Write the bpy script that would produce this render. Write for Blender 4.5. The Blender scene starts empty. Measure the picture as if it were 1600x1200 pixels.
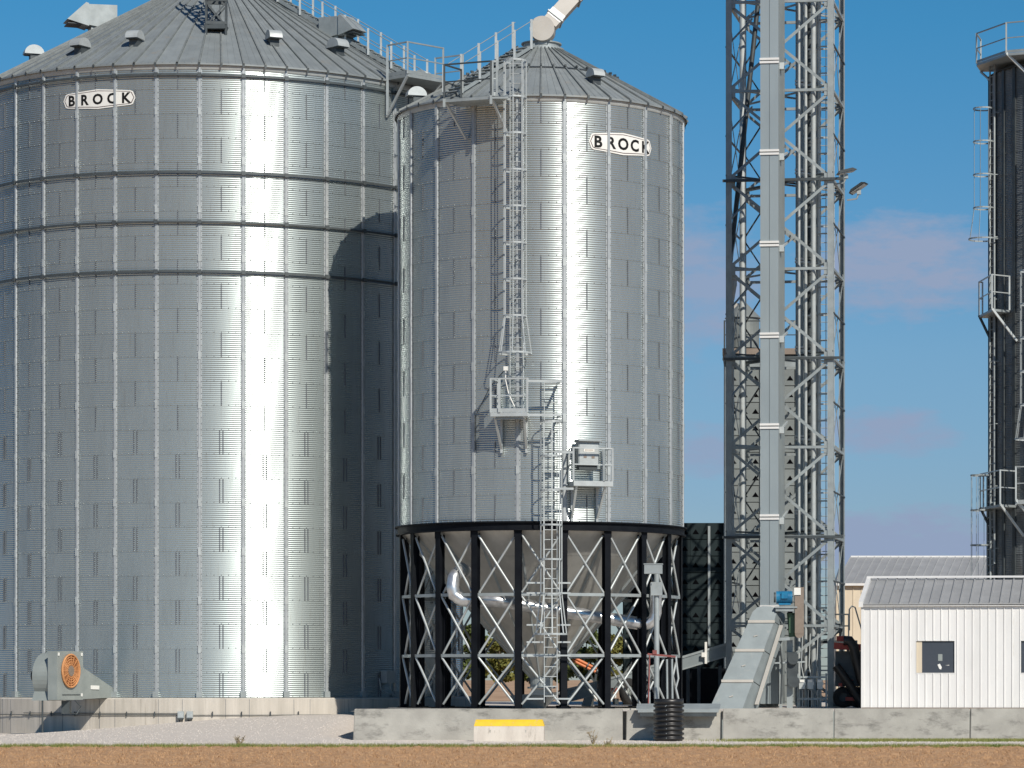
import bpy, bmesh, math, random
from mathutils import Vector, Matrix, noise
random.seed(7)
R_ = math.radians
F, PX, HY, CZ = 5056.0, 1189.0, 1062.0, 1.85      # focal length (px), principal point, eye height (m)
SC = bpy.context.scene
COL = SC.collection

# ------------------------------------------------------------------ camera
cam = bpy.data.objects.new('camera', bpy.data.cameras.new('camera'))
COL.objects.link(cam); SC.camera = cam
cam.location = (0, 0, CZ); cam.rotation_euler = (R_(90), 0, 0)
cam.data.sensor_width = 36; cam.data.lens = F * 36 / 1600
cam.data.shift_x = (800 - PX) / 1600; cam.data.shift_y = (HY - 600) / 1600
cam.data.clip_start = 1; cam.data.clip_end = 9000

SUN_AZ, SUN_EL = 30.0, 38.0
SUN_POWER, SKY_POWER = 4.6, 0.085
# ------------------------------------------------------------------ world
W = bpy.data.worlds.new('World'); SC.world = W; W.use_nodes = True
nt = W.node_tree; N = nt.nodes; L = nt.links; N.clear()
def wn(t, **k):
    n = N.new(t)
    for a, b in k.items(): setattr(n, a, b)
    return n
def wm(op, a, b=None, c=None, clamp=False):
    n = wn('ShaderNodeMath', operation=op); n.use_clamp = clamp
    for i, v in enumerate((a, b, c)):
        if v is None: continue
        if isinstance(v, (int, float)): n.inputs[i].default_value = v
        else: L.new(v, n.inputs[i])
    return n.outputs[0]
sky = wn('ShaderNodeTexSky', sky_type='NISHITA'); sky.sun_disc = False
sky.sun_elevation = R_(SUN_EL); sky.sun_rotation = R_(180 - SUN_AZ)
sky.altitude = 200; sky.air_density = 1.0; sky.dust_density = 0.25; sky.ozone_density = 2.5
grade = wn('ShaderNodeMix', data_type='RGBA', blend_type='MULTIPLY'); grade.inputs[0].default_value = 1
L.new(sky.outputs[0], grade.inputs[6])
tc = wn('ShaderNodeTexCoord'); sep = wn('ShaderNodeSeparateXYZ'); L.new(tc.outputs['Generated'], sep.inputs[0])
# the clear-air tint deepens with height
ramp = wn('ShaderNodeValToRGB'); L.new(sep.outputs[2], ramp.inputs[0])
e = ramp.color_ramp.elements
e[0].position = 0.0; e[0].color = (0.50, 0.60, 0.78, 1)
e[1].position = 0.55; e[1].color = (0.17, 0.52, 0.76, 1)
for p_, c_ in ((0.055, (0.45, 0.60, 0.84, 1)), (0.10, (0.46, 0.675, 0.87, 1)), (0.20, (0.245, 0.72, 0.94, 1))):
    x_ = e.new(p_); x_.color = c_
L.new(ramp.outputs[0], grade.inputs[7])
az = wm('ARCTAN2', sep.outputs[0], sep.outputs[1])
el = wm('ARCSINE', sep.outputs[2])
mp = wn('ShaderNodeCombineXYZ'); L.new(wm('MULTIPLY', az, 60), mp.inputs[0]); L.new(wm('MULTIPLY', el, 170), mp.inputs[1])
nz = wn('ShaderNodeTexNoise'); nz.inputs['Scale'].default_value = 0.95; nz.inputs['Detail'].default_value = 7; nz.inputs['Roughness'].default_value = .62
L.new(mp.outputs[0], nz.inputs['Vector'])
nzf = nz.outputs[0]
# soft bands of fair-weather cloud, each an uneven ellipse on the sky
mask = None
for (cx, cy, rx, ry, amp) in ((1410, 415, 140, 72, 1.15), (1085, 440, 100, 95, .9), (1385, 676, 100, 34, .95), (1095, 705, 60, 38, .8),
                         (1425, 852, 200, 52, 1.3), (1560, 862, 120, 30, .4), (1150, 600, 60, 30, .1), (1700, 395, 150, 60, .5), (-300, 480, 300, 60, .6), (2100, 700, 260, 50, .6)):
    a0 = math.atan((cx - PX) / F); e0 = math.atan((HY - cy) / F)
    u = wm('DIVIDE', wm('SUBTRACT', az, a0), rx / F); v = wm('DIVIDE', wm('SUBTRACT', el, e0), ry / F)
    d = wm('ADD', wm('MULTIPLY', u, u), wm('MULTIPLY', v, v))
    d = wm('ADD', d, wm('MULTIPLY', wm('SUBTRACT', nzf, .5), 3.6))
    g = wm('MULTIPLY', wm('SUBTRACT', 1.0, wm('MULTIPLY', d, .62), clamp=True), amp, clamp=True)
    mask = g if mask is None else wm('MAXIMUM', mask, g)
mixc = wn('ShaderNodeMix', data_type='RGBA'); L.new(mask, mixc.inputs[0]); L.new(grade.outputs[2], mixc.inputs[6]); mixc.inputs[7].default_value = (3.35, 4.25, 6.1, 1)
bg = wn('ShaderNodeBackground'); bg.inputs[1].default_value = SKY_POWER; L.new(mixc.outputs[2], bg.inputs[0])
wo = wn('ShaderNodeOutputWorld'); L.new(bg.outputs[0], wo.inputs[0])

sd = bpy.data.lights.new('sun', 'SUN'); sd.energy = SUN_POWER; sd.angle = R_(0.5); sd.color = (1.0, 0.93, 0.83)
so = bpy.data.objects.new('sun', sd); COL.objects.link(so)
sv = Vector((math.sin(R_(SUN_AZ)) * math.cos(R_(SUN_EL)), -math.cos(R_(SUN_AZ)) * math.cos(R_(SUN_EL)), math.sin(R_(SUN_EL))))
so.rotation_euler = sv.to_track_quat('Z', 'Y').to_euler(); so.location = sv * 200
SC.view_settings.view_transform = 'Standard'; SC.view_settings.look = 'None'
SC.view_settings.exposure = 0.0; SC.view_settings.gamma = 1; SC.view_settings.use_curve_mapping = False

# ------------------------------------------------------------------ helpers
def P(x, y, Y):                       # a point of the photograph at its distance
    return Vector(((x - PX) * Y / F, Y, CZ + (HY - y) * Y / F))
def XX(x, Y): return (x - PX) * Y / F
def ZZ(y, Y): return CZ + (HY - y) * Y / F

class MB:
    def __init__(s, M=None): s.v = []; s.f = []; s.m = []; s.sm = []; s.M = M
    def add(s, vs, fs, mi=0, smooth=False, M=None):
        o = len(s.v); MM = M if M is not None else s.M
        s.v += [tuple(MM @ Vector(p)) for p in vs] if MM is not None else [tuple(p) for p in vs]
        s.f += [tuple(o + i for i in q) for q in fs]; s.m += [mi] * len(fs); s.sm += [smooth] * len(fs)
        return s
    def box(s, c, d, mi=0, M=None):
        x, y, z = c; a, b, h = d[0] / 2, d[1] / 2, d[2] / 2
        vs = [(x + i * a, y + j * b, z + k * h) for k in (-1, 1) for j in (-1, 1) for i in (-1, 1)]
        return s.add(vs, [(0, 2, 3, 1), (4, 5, 7, 6), (0, 1, 5, 4), (2, 6, 7, 3), (0, 4, 6, 2), (1, 3, 7, 5)], mi, M=M)
    def beam(s, p, q, w, h=None, mi=0, up=None):
        p = Vector(p); q = Vector(q); h = h or w; d = (q - p).normalized()
        u = Vector(up) if up else (Vector((0, 0, 1)) if abs(d.z) < .95 else Vector((0, 1, 0)))
        a = d.cross(u).normalized() * w / 2; b = a.cross(d).normalized() * h / 2
        vs = [p - a - b, p + a - b, p + a + b, p - a + b, q - a - b, q + a - b, q + a + b, q - a + b]
        return s.add(vs, [(0, 1, 2, 3), (7, 6, 5, 4), (0, 4, 5, 1), (1, 5, 6, 2), (2, 6, 7, 3), (3, 7, 4, 0)], mi)
    def tube(s, p, q, r, n=8, mi=0, r2=None, caps=True):
        return s.path([p, q], [r, r if r2 is None else r2], n, mi, caps)
    def path(s, pts, r, n=8, mi=0, caps=True):
        pts = [Vector(p) for p in pts]; rs = r if isinstance(r, (list, tuple)) else [r] * len(pts)
        vs = []; prev = None
        for i, p in enumerate(pts):
            d = (pts[min(i + 1, len(pts) - 1)] - pts[max(i - 1, 0)]).normalized()
            u = prev if prev is not None else (Vector((0, 0, 1)) if abs(d.z) < .9 else Vector((1, 0, 0)))
            a = (u - d * u.dot(d)).normalized(); b = d.cross(a); prev = a
            vs += [p + (a * math.cos(t) + b * math.sin(t)) * rs[i] for t in [2 * math.pi * k / n for k in range(n)]]
        fs = [(i * n + k, i * n + (k + 1) % n, (i + 1) * n + (k + 1) % n, (i + 1) * n + k) for i in range(len(pts) - 1) for k in range(n)]
        s.add(vs, fs, mi, True)
        if caps:
            s.add(vs[:n], [tuple(reversed(range(n)))], mi); s.add(vs[-n:], [tuple(range(n))], mi)
        return s
    def lathe(s, prof, n=64, mi=0, a0=0, a1=360, smooth=True, M=None):
        full = abs(a1 - a0 - 360) < 1e-6; m = n if full else n + 1
        vs = [(r * math.sin(t), -r * math.cos(t), z) for t in [R_(a0 + (a1 - a0) * k / n) for k in range(m)] for r, z in prof]
        K = len(prof); fs = []
        for k in range(n):
            k2 = (k + 1) % m
            for j in range(K - 1): fs.append((k * K + j, k2 * K + j, k2 * K + j + 1, k * K + j + 1))
        return s.add(vs, fs, mi, smooth, M=M)
    def prism(s, poly, d, mi=0):       # closed polygon (3d points) pushed by vector d
        n = len(poly); vs = [Vector(p) for p in poly] + [Vector(p) + Vector(d) for p in poly]
        return s.add(vs, [tuple(range(n)), tuple(reversed(range(n, 2 * n)))] + [(i, n + i, n + (i + 1) % n, (i + 1) % n) for i in range(n)], mi)
    def mesh(s, name, mats):
        me = bpy.data.meshes.new(name); me.from_pydata(s.v, [], s.f)
        for m in (mats if isinstance(mats, (list, tuple)) else [mats]): me.materials.append(m)
        me.polygons.foreach_set('material_index', s.m); me.polygons.foreach_set('use_smooth', s.sm)
        me.update(); return me
def fixn(me):
    bm = bmesh.new(); bm.from_mesh(me); bmesh.ops.recalc_face_normals(bm, faces=bm.faces); bm.to_mesh(me); bm.free(); return me
def ob(name, me, parent=None, loc=None, rz=None, rot=None):
    o = bpy.data.objects.new(name, me); COL.objects.link(o)
    if parent is not None: o.parent = parent
    if loc is not None: o.location = loc
    if rz is not None: o.rotation_euler = (0, 0, rz)
    if rot is not None: o.rotation_euler = rot
    return o
def part(name, mb, mats, parent, fix=True, **k):
    me = mb.mesh(name, mats)
    if fix: fixn(me)
    return ob(name, me, parent, **k)
def thing(name, label, cat, loc=(0, 0, 0), rz=0, group=None):
    o = ob(name, None, None, loc, rz); o.empty_display_size = .3
    o['label'] = label; o['category'] = cat
    if group: o['group'] = group
    return o
def tag(o, label, cat, group=None):
    o['label'] = label; o['category'] = cat
    if group: o['group'] = group
    return o
def struct(o): o['kind'] = 'structure'; return o
def stuff(o, label=None, cat=None):
    o['kind'] = 'stuff'
    if label: o['label'] = label; o['category'] = cat
    return o
BARS = {}
def bar(name, p, q, w, h, mat, parent, up=None, round_=False):
    """one straight member as its own object; equal sections share one unit mesh"""
    p = Vector(p); q = Vector(q); d = q - p
    key = (name, w, h, mat.name, round_, round(d.length, 3))
    if key not in BARS:
        m = MB()
        if round_: m.tube((0, 0, 0), (0, 0, d.length), w / 2, 8)
        else: m.box((0, 0, d.length / 2), (w, h, d.length))
        BARS[key] = m.mesh(name, mat)
    o = ob(name, BARS[key], parent, loc=p)
    z = d.normalized(); u = Vector(up) if up else (Vector((0, 0, 1)) if abs(z.z) < .95 else Vector((0, 1, 0)))
    x = z.cross(u).normalized(); y = z.cross(x)
    o.rotation_euler = Matrix((x, y, z)).transposed().to_euler()
    return o

# ------------------------------------------------------------------ materials
def mat(name, c, rough=.6, metal=0.0, c2=None, ns=3.0, stretch=(1, 1, 1), rnd=0.0, bump=0.0, bscale=30, rn=0.0, detail=6, contrast=(.35, .65), spec=.5, stain=None, coat=0):
    m = bpy.data.materials.new(name); m.use_nodes = True; t = m.node_tree; n = t.nodes; l = t.links
    b = n['Principled BSDF']; b.inputs['Roughness'].default_value = rough; b.inputs['Metallic'].default_value = metal
    b.inputs['Specular IOR Level'].default_value = spec; b.inputs['Coat Weight'].default_value = coat; b.inputs['Coat Roughness'].default_value = .14
    g = n.new('ShaderNodeNewGeometry'); mp = n.new('ShaderNodeMapping'); mp.inputs['Scale'].default_value = stretch
    l.new(g.outputs['Position'], mp.inputs[0])
    nz = n.new('ShaderNodeTexNoise'); nz.inputs['Scale'].default_value = ns; nz.inputs['Detail'].default_value = detail; nz.inputs['Roughness'].default_value = .6
    l.new(mp.outputs[0], nz.inputs['Vector'])
    mr = n.new('ShaderNodeMapRange'); mr.inputs[1].default_value = contrast[0]; mr.inputs[2].default_value = contrast[1]; l.new(nz.outputs[0], mr.inputs[0])
    mx = n.new('ShaderNodeMix'); mx.data_type = 'RGBA'
    c2 = c2 or tuple(v * .82 for v in c)
    mx.inputs[6].default_value = (*c, 1); mx.inputs[7].default_value = (*c2, 1); l.new(mr.outputs[0], mx.inputs[0])
    out = mx.outputs[2]
    if stain:                           # (colour, scale, lo, hi, stretch)
        sc, ss, lo, hi, st = stain
        mp2 = n.new('ShaderNodeMapping'); mp2.inputs['Scale'].default_value = st; mp2.inputs['Location'].default_value = (13, 7, 3); l.new(g.outputs['Position'], mp2.inputs[0])
        n2 = n.new('ShaderNodeTexNoise'); n2.inputs['Scale'].default_value = ss; n2.inputs['Detail'].default_value = 8; n2.inputs['Roughness'].default_value = .65; l.new(mp2.outputs[0], n2.inputs['Vector'])
        r2 = n.new('ShaderNodeMapRange'); r2.inputs[1].default_value = lo; r2.inputs[2].default_value = hi; l.new(n2.outputs[0], r2.inputs[0])
        m2 = n.new('ShaderNodeMix'); m2.data_type = 'RGBA'; l.new(r2.outputs[0], m2.inputs[0]); l.new(out, m2.inputs[6]); m2.inputs[7].default_value = (*sc, 1); out = m2.outputs[2]
    if rnd:
        oi = n.new('ShaderNodeObjectInfo'); r3 = n.new('ShaderNodeMapRange'); r3.inputs[3].default_value = 1 - rnd; r3.inputs[4].default_value = 1 + rnd * .5
        l.new(oi.outputs['Random'], r3.inputs[0]); hs = n.new('ShaderNodeHueSaturation'); l.new(r3.outputs[0], hs.inputs['Value']); l.new(out, hs.inputs['Color']); out = hs.outputs[0]
    l.new(out, b.inputs['Base Color'])
    if rn:
        rr = n.new('ShaderNodeMapRange'); rr.inputs[3].default_value = max(rough - rn, .05); rr.inputs[4].default_value = rough + rn; l.new(nz.outputs[0], rr.inputs[0]); l.new(rr.outputs[0], b.inputs['Roughness'])
    if bump:
        nb = n.new('ShaderNodeTexNoise'); nb.inputs['Scale'].default_value = bscale; nb.inputs['Detail'].default_value = 5; l.new(g.outputs['Position'], nb.inputs['Vector'])
        bp = n.new('ShaderNodeBump'); bp.inputs['Strength'].default_value = bump; bp.inputs['Distance'].default_value = .02; l.new(nb.outputs[0], bp.inputs['Height']); l.new(bp.outputs[0], b.inputs['Normal'])
    return m
galv = mat('galvanised_sheet', (.425, .485, .485), .30, .70, (.375, .43, .43), 1.1, (3, 3, .5), rnd=.025, rn=.05, coat=.6, stain=((.33, .36, .35), 5, .55, .75, (3, 3, .22)), contrast=(.3, .7))
galvB = mat('galvanised_sheet_newer', (.43, .485, .485), .28, .68, (.38, .43, .43), 1.1, (3, 3, .5), rnd=.025, rn=.05, coat=.6, stain=((.34, .37, .36), 5, .55, .75, (3, 3, .22)), contrast=(.3, .7))
seamM = mat('seam_sealant', (.10, .115, .14), .6, .0)
boltM = mat('bolt_heads', (.30, .32, .33), .5, .6)
stiffM = mat('galvanised_stiffener', (.46, .49, .50), .42, .35, (.37, .40, .41), 6, (1, 1, .4), rnd=.05)
ringM = mat('dark_steel_ring', (.10, .115, .12), .5, .5)
roofM = mat('weathered_roof_sheet', (.275, .305, .31), .5, .2, (.225, .25, .255), 1.6, (1, 1, 1), rnd=.10, stain=((.30, .275, .23), 1.4, .60, .78, (1, 1, 1)))
ribM = mat('roof_rib', (.20, .22, .22), .6, .1, (.14, .155, .155), 4)
trimM = mat('galvanised_steelwork', (.36, .40, .405), .50, .3, (.29, .325, .33), 3, rnd=.08)
paleM = mat('pale_galvanised', (.50, .54, .54), .45, .3, (.42, .45, .45), 3, rnd=.06)
blackM = mat('black_painted_steel', (.006, .007, .010), .5, .0, (.010, .012, .015), 2, spec=.1)
darkM = mat('dark_steelwork', (.085, .10, .105), .5, .4, (.06, .07, .075), 3, rnd=.1)
whiteM = mat('white_painted_steel', (.74, .74, .725), .45, .0, (.68, .68, .665), 1.5, (1, 1, .3), rnd=.03, stain=((.52, .49, .43), 4, .62, .85, (2.5, 2.5, .25)))
creamM = mat('cream_siding', (.66, .58, .44), .5, 0, (.60, .52, .40), 2, (1, 1, .3), rnd=.03)
signM = mat('sign_white', (.80, .80, .76), .4, 0, (.74, .74, .70), 3)
inkM = mat('sign_ink', (.012, .012, .012), .5, 0, spec=.2)
redlineM = mat('sign_keyline', (.10, .06, .06), .5, 0)
coneM = mat('hopper_cone_sheet', (.50, .495, .46), .45, .25, (.37, .365, .335), 1.3, (1, 1, .6), rnd=.10, stain=((.42, .41, .37), 2.2, .58, .8, (1, 1, 1)))
concM = mat('concrete', (.43, .42, .38), .88, 0, (.33, .32, .29), 1.3, (1, 1, 1), bump=.3, bscale=25, stain=((.17, .165, .15), 1.9, .52, .70, (.8, .8, 1.8)))
concF = mat('foundation_concrete', (.56, .52, .46), .88, 0, (.42, .39, .34), 2.2, (1.6, 1.6, .12), bump=.25, bscale=25, stain=((.30, .27, .23), 2.4, .58, .72, (2.2, 2.2, .10)))
barM = mat('barrier_concrete', (.62, .57, .50), .85, 0, (.52, .47, .41), 2.5, (1, 1, .3), bump=.3, stain=((.36, .32, .27), 5, .56, .75, (2, 2, .35)))
yellowM = mat('yellow_paint', (.80, .52, .01), .55, 0, (.70, .45, .02), 5, stain=((.45, .38, .25), 9, .60, .72, (1, 1, 1)))
plasticM = mat('black_plastic', (.012, .012, .013), .38, 0, (.02, .02, .02), 5)
gravelM = mat('gravel', (.60, .545, .49), .95, 0, (.50, .45, .40), 9, bump=.8, bscale=30, stain=((.66, .61, .55), 45, .48, .75, (1, 1, 1)), contrast=(.3, .7))
fieldM = mat('stubble_soil', (.45, .27, .14), .95, 0, (.35, .20, .105), 5, (1, .6, 1), bump=1.0, bscale=9, stain=((.52, .36, .21), 16, .55, .68, (1, .5, 1)), contrast=(.3, .7))
strawM = mat('straw', (.58, .36, .19), .8, 0, (.40, .235, .115), 3, rnd=0)
dryweedM = mat('dry_weed_stems', (.36, .29, .19), .85, 0, (.26, .21, .13), 8)
grassM = mat('grass_blades', (.15, .20, .04), .8, 0, (.27, .25, .08), 1.2)
farfieldM = mat('far_field_soil', (.50, .32, .19), .95, 0, (.33, .20, .11), .3, (1, .12, 1), stain=((.48, .33, .2), 1.2, .5, .7, (1, .15, 1)))
leafM = mat('tree_leaves', (.10, .125, .022), .75, 0, (.045, .065, .014), 1.2, rnd=0)
leafG = mat('tree_leaves_yellowing', (.20, .18, .03), .75, 0, (.09, .10, .02), 1.2)
barkM = mat('bark', (.12, .09, .06), .9)
fanM = mat('fan_green_grey', (.29, .32, .305), .5, .05, (.24, .27, .26), 2, stain=((.30, .30, .27), 3, .6, .8, (1, 1, 1)))
rustM = mat('rusty_orange_guard', (.62, .30, .12), .7, .0, (.45, .20, .08), 8)
convM = mat('conveyor_grey', (.26, .30, .31), .5, .3, (.22, .255, .265), 2, stain=((.34, .35, .33), 2, .6, .8, (1, 1, 1)))
legM = mat('elevator_casing', (.32, .375, .395), .45, .25, (.29, .34, .36), 1.2, (1, 1, .4), rnd=.03)
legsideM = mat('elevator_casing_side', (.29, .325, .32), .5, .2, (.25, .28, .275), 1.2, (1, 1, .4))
blueM = mat('blue_motor_paint', (.012, .19, .36), .4, 0, (.01, .13, .27), 5)
greenM = mat('green_gearbox', (.07, .14, .08), .5, 0)
brownM = mat('brown_belt_guard', (.26, .21, .17), .6, .1)
dullredM = mat('dull_red_paint', (.26, .075, .065), .6, 0, (.20, .06, .055), 5)
redM = mat('red_machine_paint', (.32, .04, .025), .45, 0, (.32, .03, .02), 4)
orangeM = mat('orange_tube', (.70, .22, .08), .5, 0)
glassM = mat('window_glass', (.05, .062, .08), .12, 0, (.06, .07, .09), 1)
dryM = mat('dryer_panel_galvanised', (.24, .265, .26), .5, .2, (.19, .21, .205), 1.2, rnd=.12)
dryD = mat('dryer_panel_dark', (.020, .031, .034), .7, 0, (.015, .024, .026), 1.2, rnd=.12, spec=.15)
holeM = mat('vent_opening', (.004, .004, .005), 1.0, spec=0)
ductM = mat('spiral_duct', (.72, .73, .73), .30, .75, (.5, .51, .52), 4)
darkbinM = mat('dark_bin_steel', (.24, .26, .265), .5, .35, (.15, .165, .17), 1.5, (3, 3, .4), rnd=.15, stain=((.15, .13, .12), 2.5, .55, .75, (2, 2, .6)))  # darker base tone than the other bins, with brown patches mixed in
tyreM = mat('tyre_rubber', (.02, .02, .02), .8)
metalroofM = mat('metal_roof_grey', (.37, .375, .375), .5, .12, (.32, .325, .325), 1.5, rnd=.07)
spoutM = mat('spout_primer_grey', (.50, .48, .44), .6, .0, (.46, .44, .40), 2, spec=.3)

# ------------------------------------------------------------------ ground
def grid(name, xs, ys, zf, m):
    vs = [(x, y, zf(x, y)) for y in ys for x in xs]; n = len(xs)
    fs = [(j * n + i, j * n + i + 1, (j + 1) * n + i + 1, (j + 1) * n + i) for j in range(len(ys) - 1) for i in range(n - 1)]
    mb = MB(); mb.add(vs, fs, 0, True)
    return struct(ob(name, mb.mesh(name, m)))
def lin(a, b, n): return [a + (b - a) * i / n for i in range(n + 1)]
def sstep(a, b, x): t = min(max((x - a) / (b - a), 0), 1); return t * t * (3 - 2 * t)
YARD = .90
grid('ground', [-3000, -300, 300, 3000], [-600, 40, 60, 88, 96.9], lambda x, y: -.06, fieldM)
grid('field', lin(-30, 15, 420), lin(60, 86.6, 240), lambda x, y: .03 + .055 * noise.noise(Vector((x * 1.3, y * 1.1, 0))) + .06 * noise.noise(Vector((x * 4, y * 4, 5))) + .05 * max(0, noise.noise(Vector((x * 9, y * 7, 2)))), fieldM)
def gz(x, y):       # gravel apron, ramping up towards the end of the retaining wall
    rise = sstep(-26.0, -14.5, x) * (1 - sstep(-13.6, -12.1, x))
    base = .035 + .64 * rise * sstep(93.5, 106, y)
    if y > 107 and x < -12.2: base = max(base, .0) + sstep(112, 126, y) * (YARD - base)
    return base + .02 * noise.noise(Vector((x * 2.2, y * 2.2, 0))) - .10 * (1 - sstep(86.3, 88, y))
grid('gravel_apron', lin(-60, -12.0, 200), lin(86.3, 106, 70) + lin(107, 140, 12), gz, gravelM)
grid('gravel_road', lin(-12.0, 20, 140), lin(86.3, 98.5, 50), gz, gravelM)
grid('yard', [-12.35, -5, 5, 20, 60], [97.3, 110, 125, 140.01], lambda x, y: YARD, gravelM)
grid('far_field', [-3000, -600, -150, -40, 0, 40, 150, 600, 3000], [139.9, 200, 400, 1200, 6000], lambda x, y: YARD + (.012 if y < 200 else 0), farfieldM)

def blades(name, n, area, zf, hs, w, m, label, cat, lean=.5):
    vs = []; fs = []
    for i in range(n):
        x, y = area(); z = zf(x, y); h = random.uniform(*hs); a = random.uniform(0, math.pi); dx, dy = math.cos(a) * w, math.sin(a) * w
        lx, ly = random.gauss(0, lean) * h, random.gauss(0, lean) * h
        k = len(vs); vs += [(x - dx, y - dy, z - .02), (x + dx, y + dy, z - .02), (x + lx, y + ly, z + h)]; fs.append((k, k + 1, k + 2))
    mb = MB(); mb.add(vs, fs); o = ob(name, mb.mesh(name, m)); return stuff(o, label, cat)
fz = lambda x, y: .03 + .055 * noise.noise(Vector((x * 1.3, y * 1.1, 0)))
def rag(x): return (x, random.gauss(86.75 + .9 * noise.noise(Vector((x * .6, 0, 0))) + .5 * noise.noise(Vector((x * 2.3, 4, 0))), .22 + .45 * abs(noise.noise(Vector((x * .9, 9, 0))))))
blades('crop_stubble', 90000, lambda: (random.uniform(-27, 13), 67 + 19.3 * random.random() ** 1.15), fz, (.02, .08), .010, strawM, 'brown cut stubble standing in the field in front of the silos', 'stubble', .9)
blades('grass_verge', 48000, lambda: rag(random.uniform(-27, 13)), lambda x, y: .0, (.06, .17), .012, grassM, 'thin strip of green grass between the field and the gravel', 'grass')
blades('grass_strip', 22000, lambda: (random.uniform(-.6, 10) + random.gauss(0, .6), random.gauss(95.6, .55)), lambda x, y: .02, (.04, .12), .010, grassM, 'strip of grass at the foot of the long concrete wall on the right', 'grass')
def pebbles():
    vs = []; fs = []
    for i in range(14000):
        x = random.uniform(-27, 12); y = random.uniform(87.5, 105) if x < -12.5 else random.uniform(87.5, 96.5)
        r = random.uniform(.008, .022); z = gz(x, y)
        k = len(vs); vs += [(x - r, y - r, z - .01), (x + r, y - r * .7, z - .01), (x + r * .8, y + r, z - .01), (x - r, y + r, z - .01), (x, y, z + r)]
        fs += [(k, k + 1, k + 4), (k + 1, k + 2, k + 4), (k + 2, k + 3, k + 4), (k + 3, k, k + 4)]
    mb = MB(); mb.add(vs, fs); return ob('loose_gravel', mb.mesh('loose_gravel', gravelM))
stuff(pebbles(), 'loose pale gravel stones scattered on the apron before the silos', 'gravel')

# ------------------------------------------------------------------ silo pieces (built at azimuth 0, turned into place)
def sheet_mesh(name, R, ang, h, m, double=False, nseg=16, seam=True):
    mb = MB(); A = ang / 2; n = 72
    vs = []; fs = []
    for j in range(n + 1):
        z = h * j / n; r = R + .0060 * math.sin(math.pi / 3 * j) + .007 * (1 - j / n)
        for i in range(nseg + 1):
            a = -A + ang * i / nseg; vs.append((r * math.sin(a), -r * math.cos(a), z))
    k = nseg + 1
    fs = [(j * k + i, j * k + i + 1, (j + 1) * k + i + 1, (j + 1) * k + i) for j in range(n) for i in range(nseg)]
    mb.add(vs, fs, 0, True)
    if seam:
        for a in (A,):
            M = Matrix.Rotation(a, 4, 'Z')
            for dx in ((-.055, .055) if double else (0,)):
                mb.box((dx, -(R + .010), h / 2), (.034, .016, h * .97), 1, M=M)
                for q in range(12): mb.box((dx, -(R + .024), h * (q + .5) / 12), (.03, .016, .026), 2, M=M)
        for q in range(1, 12):
            mb.box((0, -(R + .018), .03), (.024, .014, .024), 2, M=Matrix.Rotation(-A + ang * q / 12, 4, 'Z'))
    me = mb.mesh(name, [m, seamM, boltM]); dz = h / n; ln = []
    slope = [.0060 * math.cos(math.pi / 3 * j) * (math.pi / 3) / dz for j in range(n + 1)]
    for p in me.polygons:
        for vi in p.vertices:
            if p.use_smooth:
                x, y, z = me.vertices[vi].co; a = math.atan2(x, -y); sl_ = slope[min(n, max(0, int(round(z / dz))))]
                ln.append(Vector((math.sin(a), -math.cos(a), -sl_)).normalized())
            else: ln.append(p.normal.copy())
    me.normals_split_custom_set(ln)
    return me
def stiffener_mesh(R, z0, z1, w=.17, bolts=True):
    mb = MB(); H = z1 - z0; d = .055
    prof = [(-w / 2, .014), (-w / 2 + .035, .014), (-w / 2 + .05, d), (w / 2 - .05, d), (w / 2 - .035, .014), (w / 2, .014)]
    vs = [(x, -(R + y), z) for z in (z0, z1) for x, y in prof]; n = len(prof)
    mb.add(vs, [(i, i + 1, n + i + 1, n + i) for i in range(n - 1)]); mb.add([vs[i] for i in range(n)], [tuple(range(n))]); mb.add([vs[n + i] for i in range(n)], [tuple(range(n))])
    if bolts:
        k = 0
        while z0 + .1 + k * .2 < z1:
            z = z0 + .1 + k * .2
            for s in (-1, 1): mb.box((s * (w / 2 - .018), -(R + .022), z), (.022, .014, .022), 1)
            k += 1
        z = z0 + 1.6
        while z < z1 - .2:             # splice plates
            mb.box((0, -(R + d + .006), z), (w - .08, .012, .26), 2); z += 1.626
    return fixn(mb.mesh('stiffener', [stiffM, boltM, paleM]))
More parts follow.
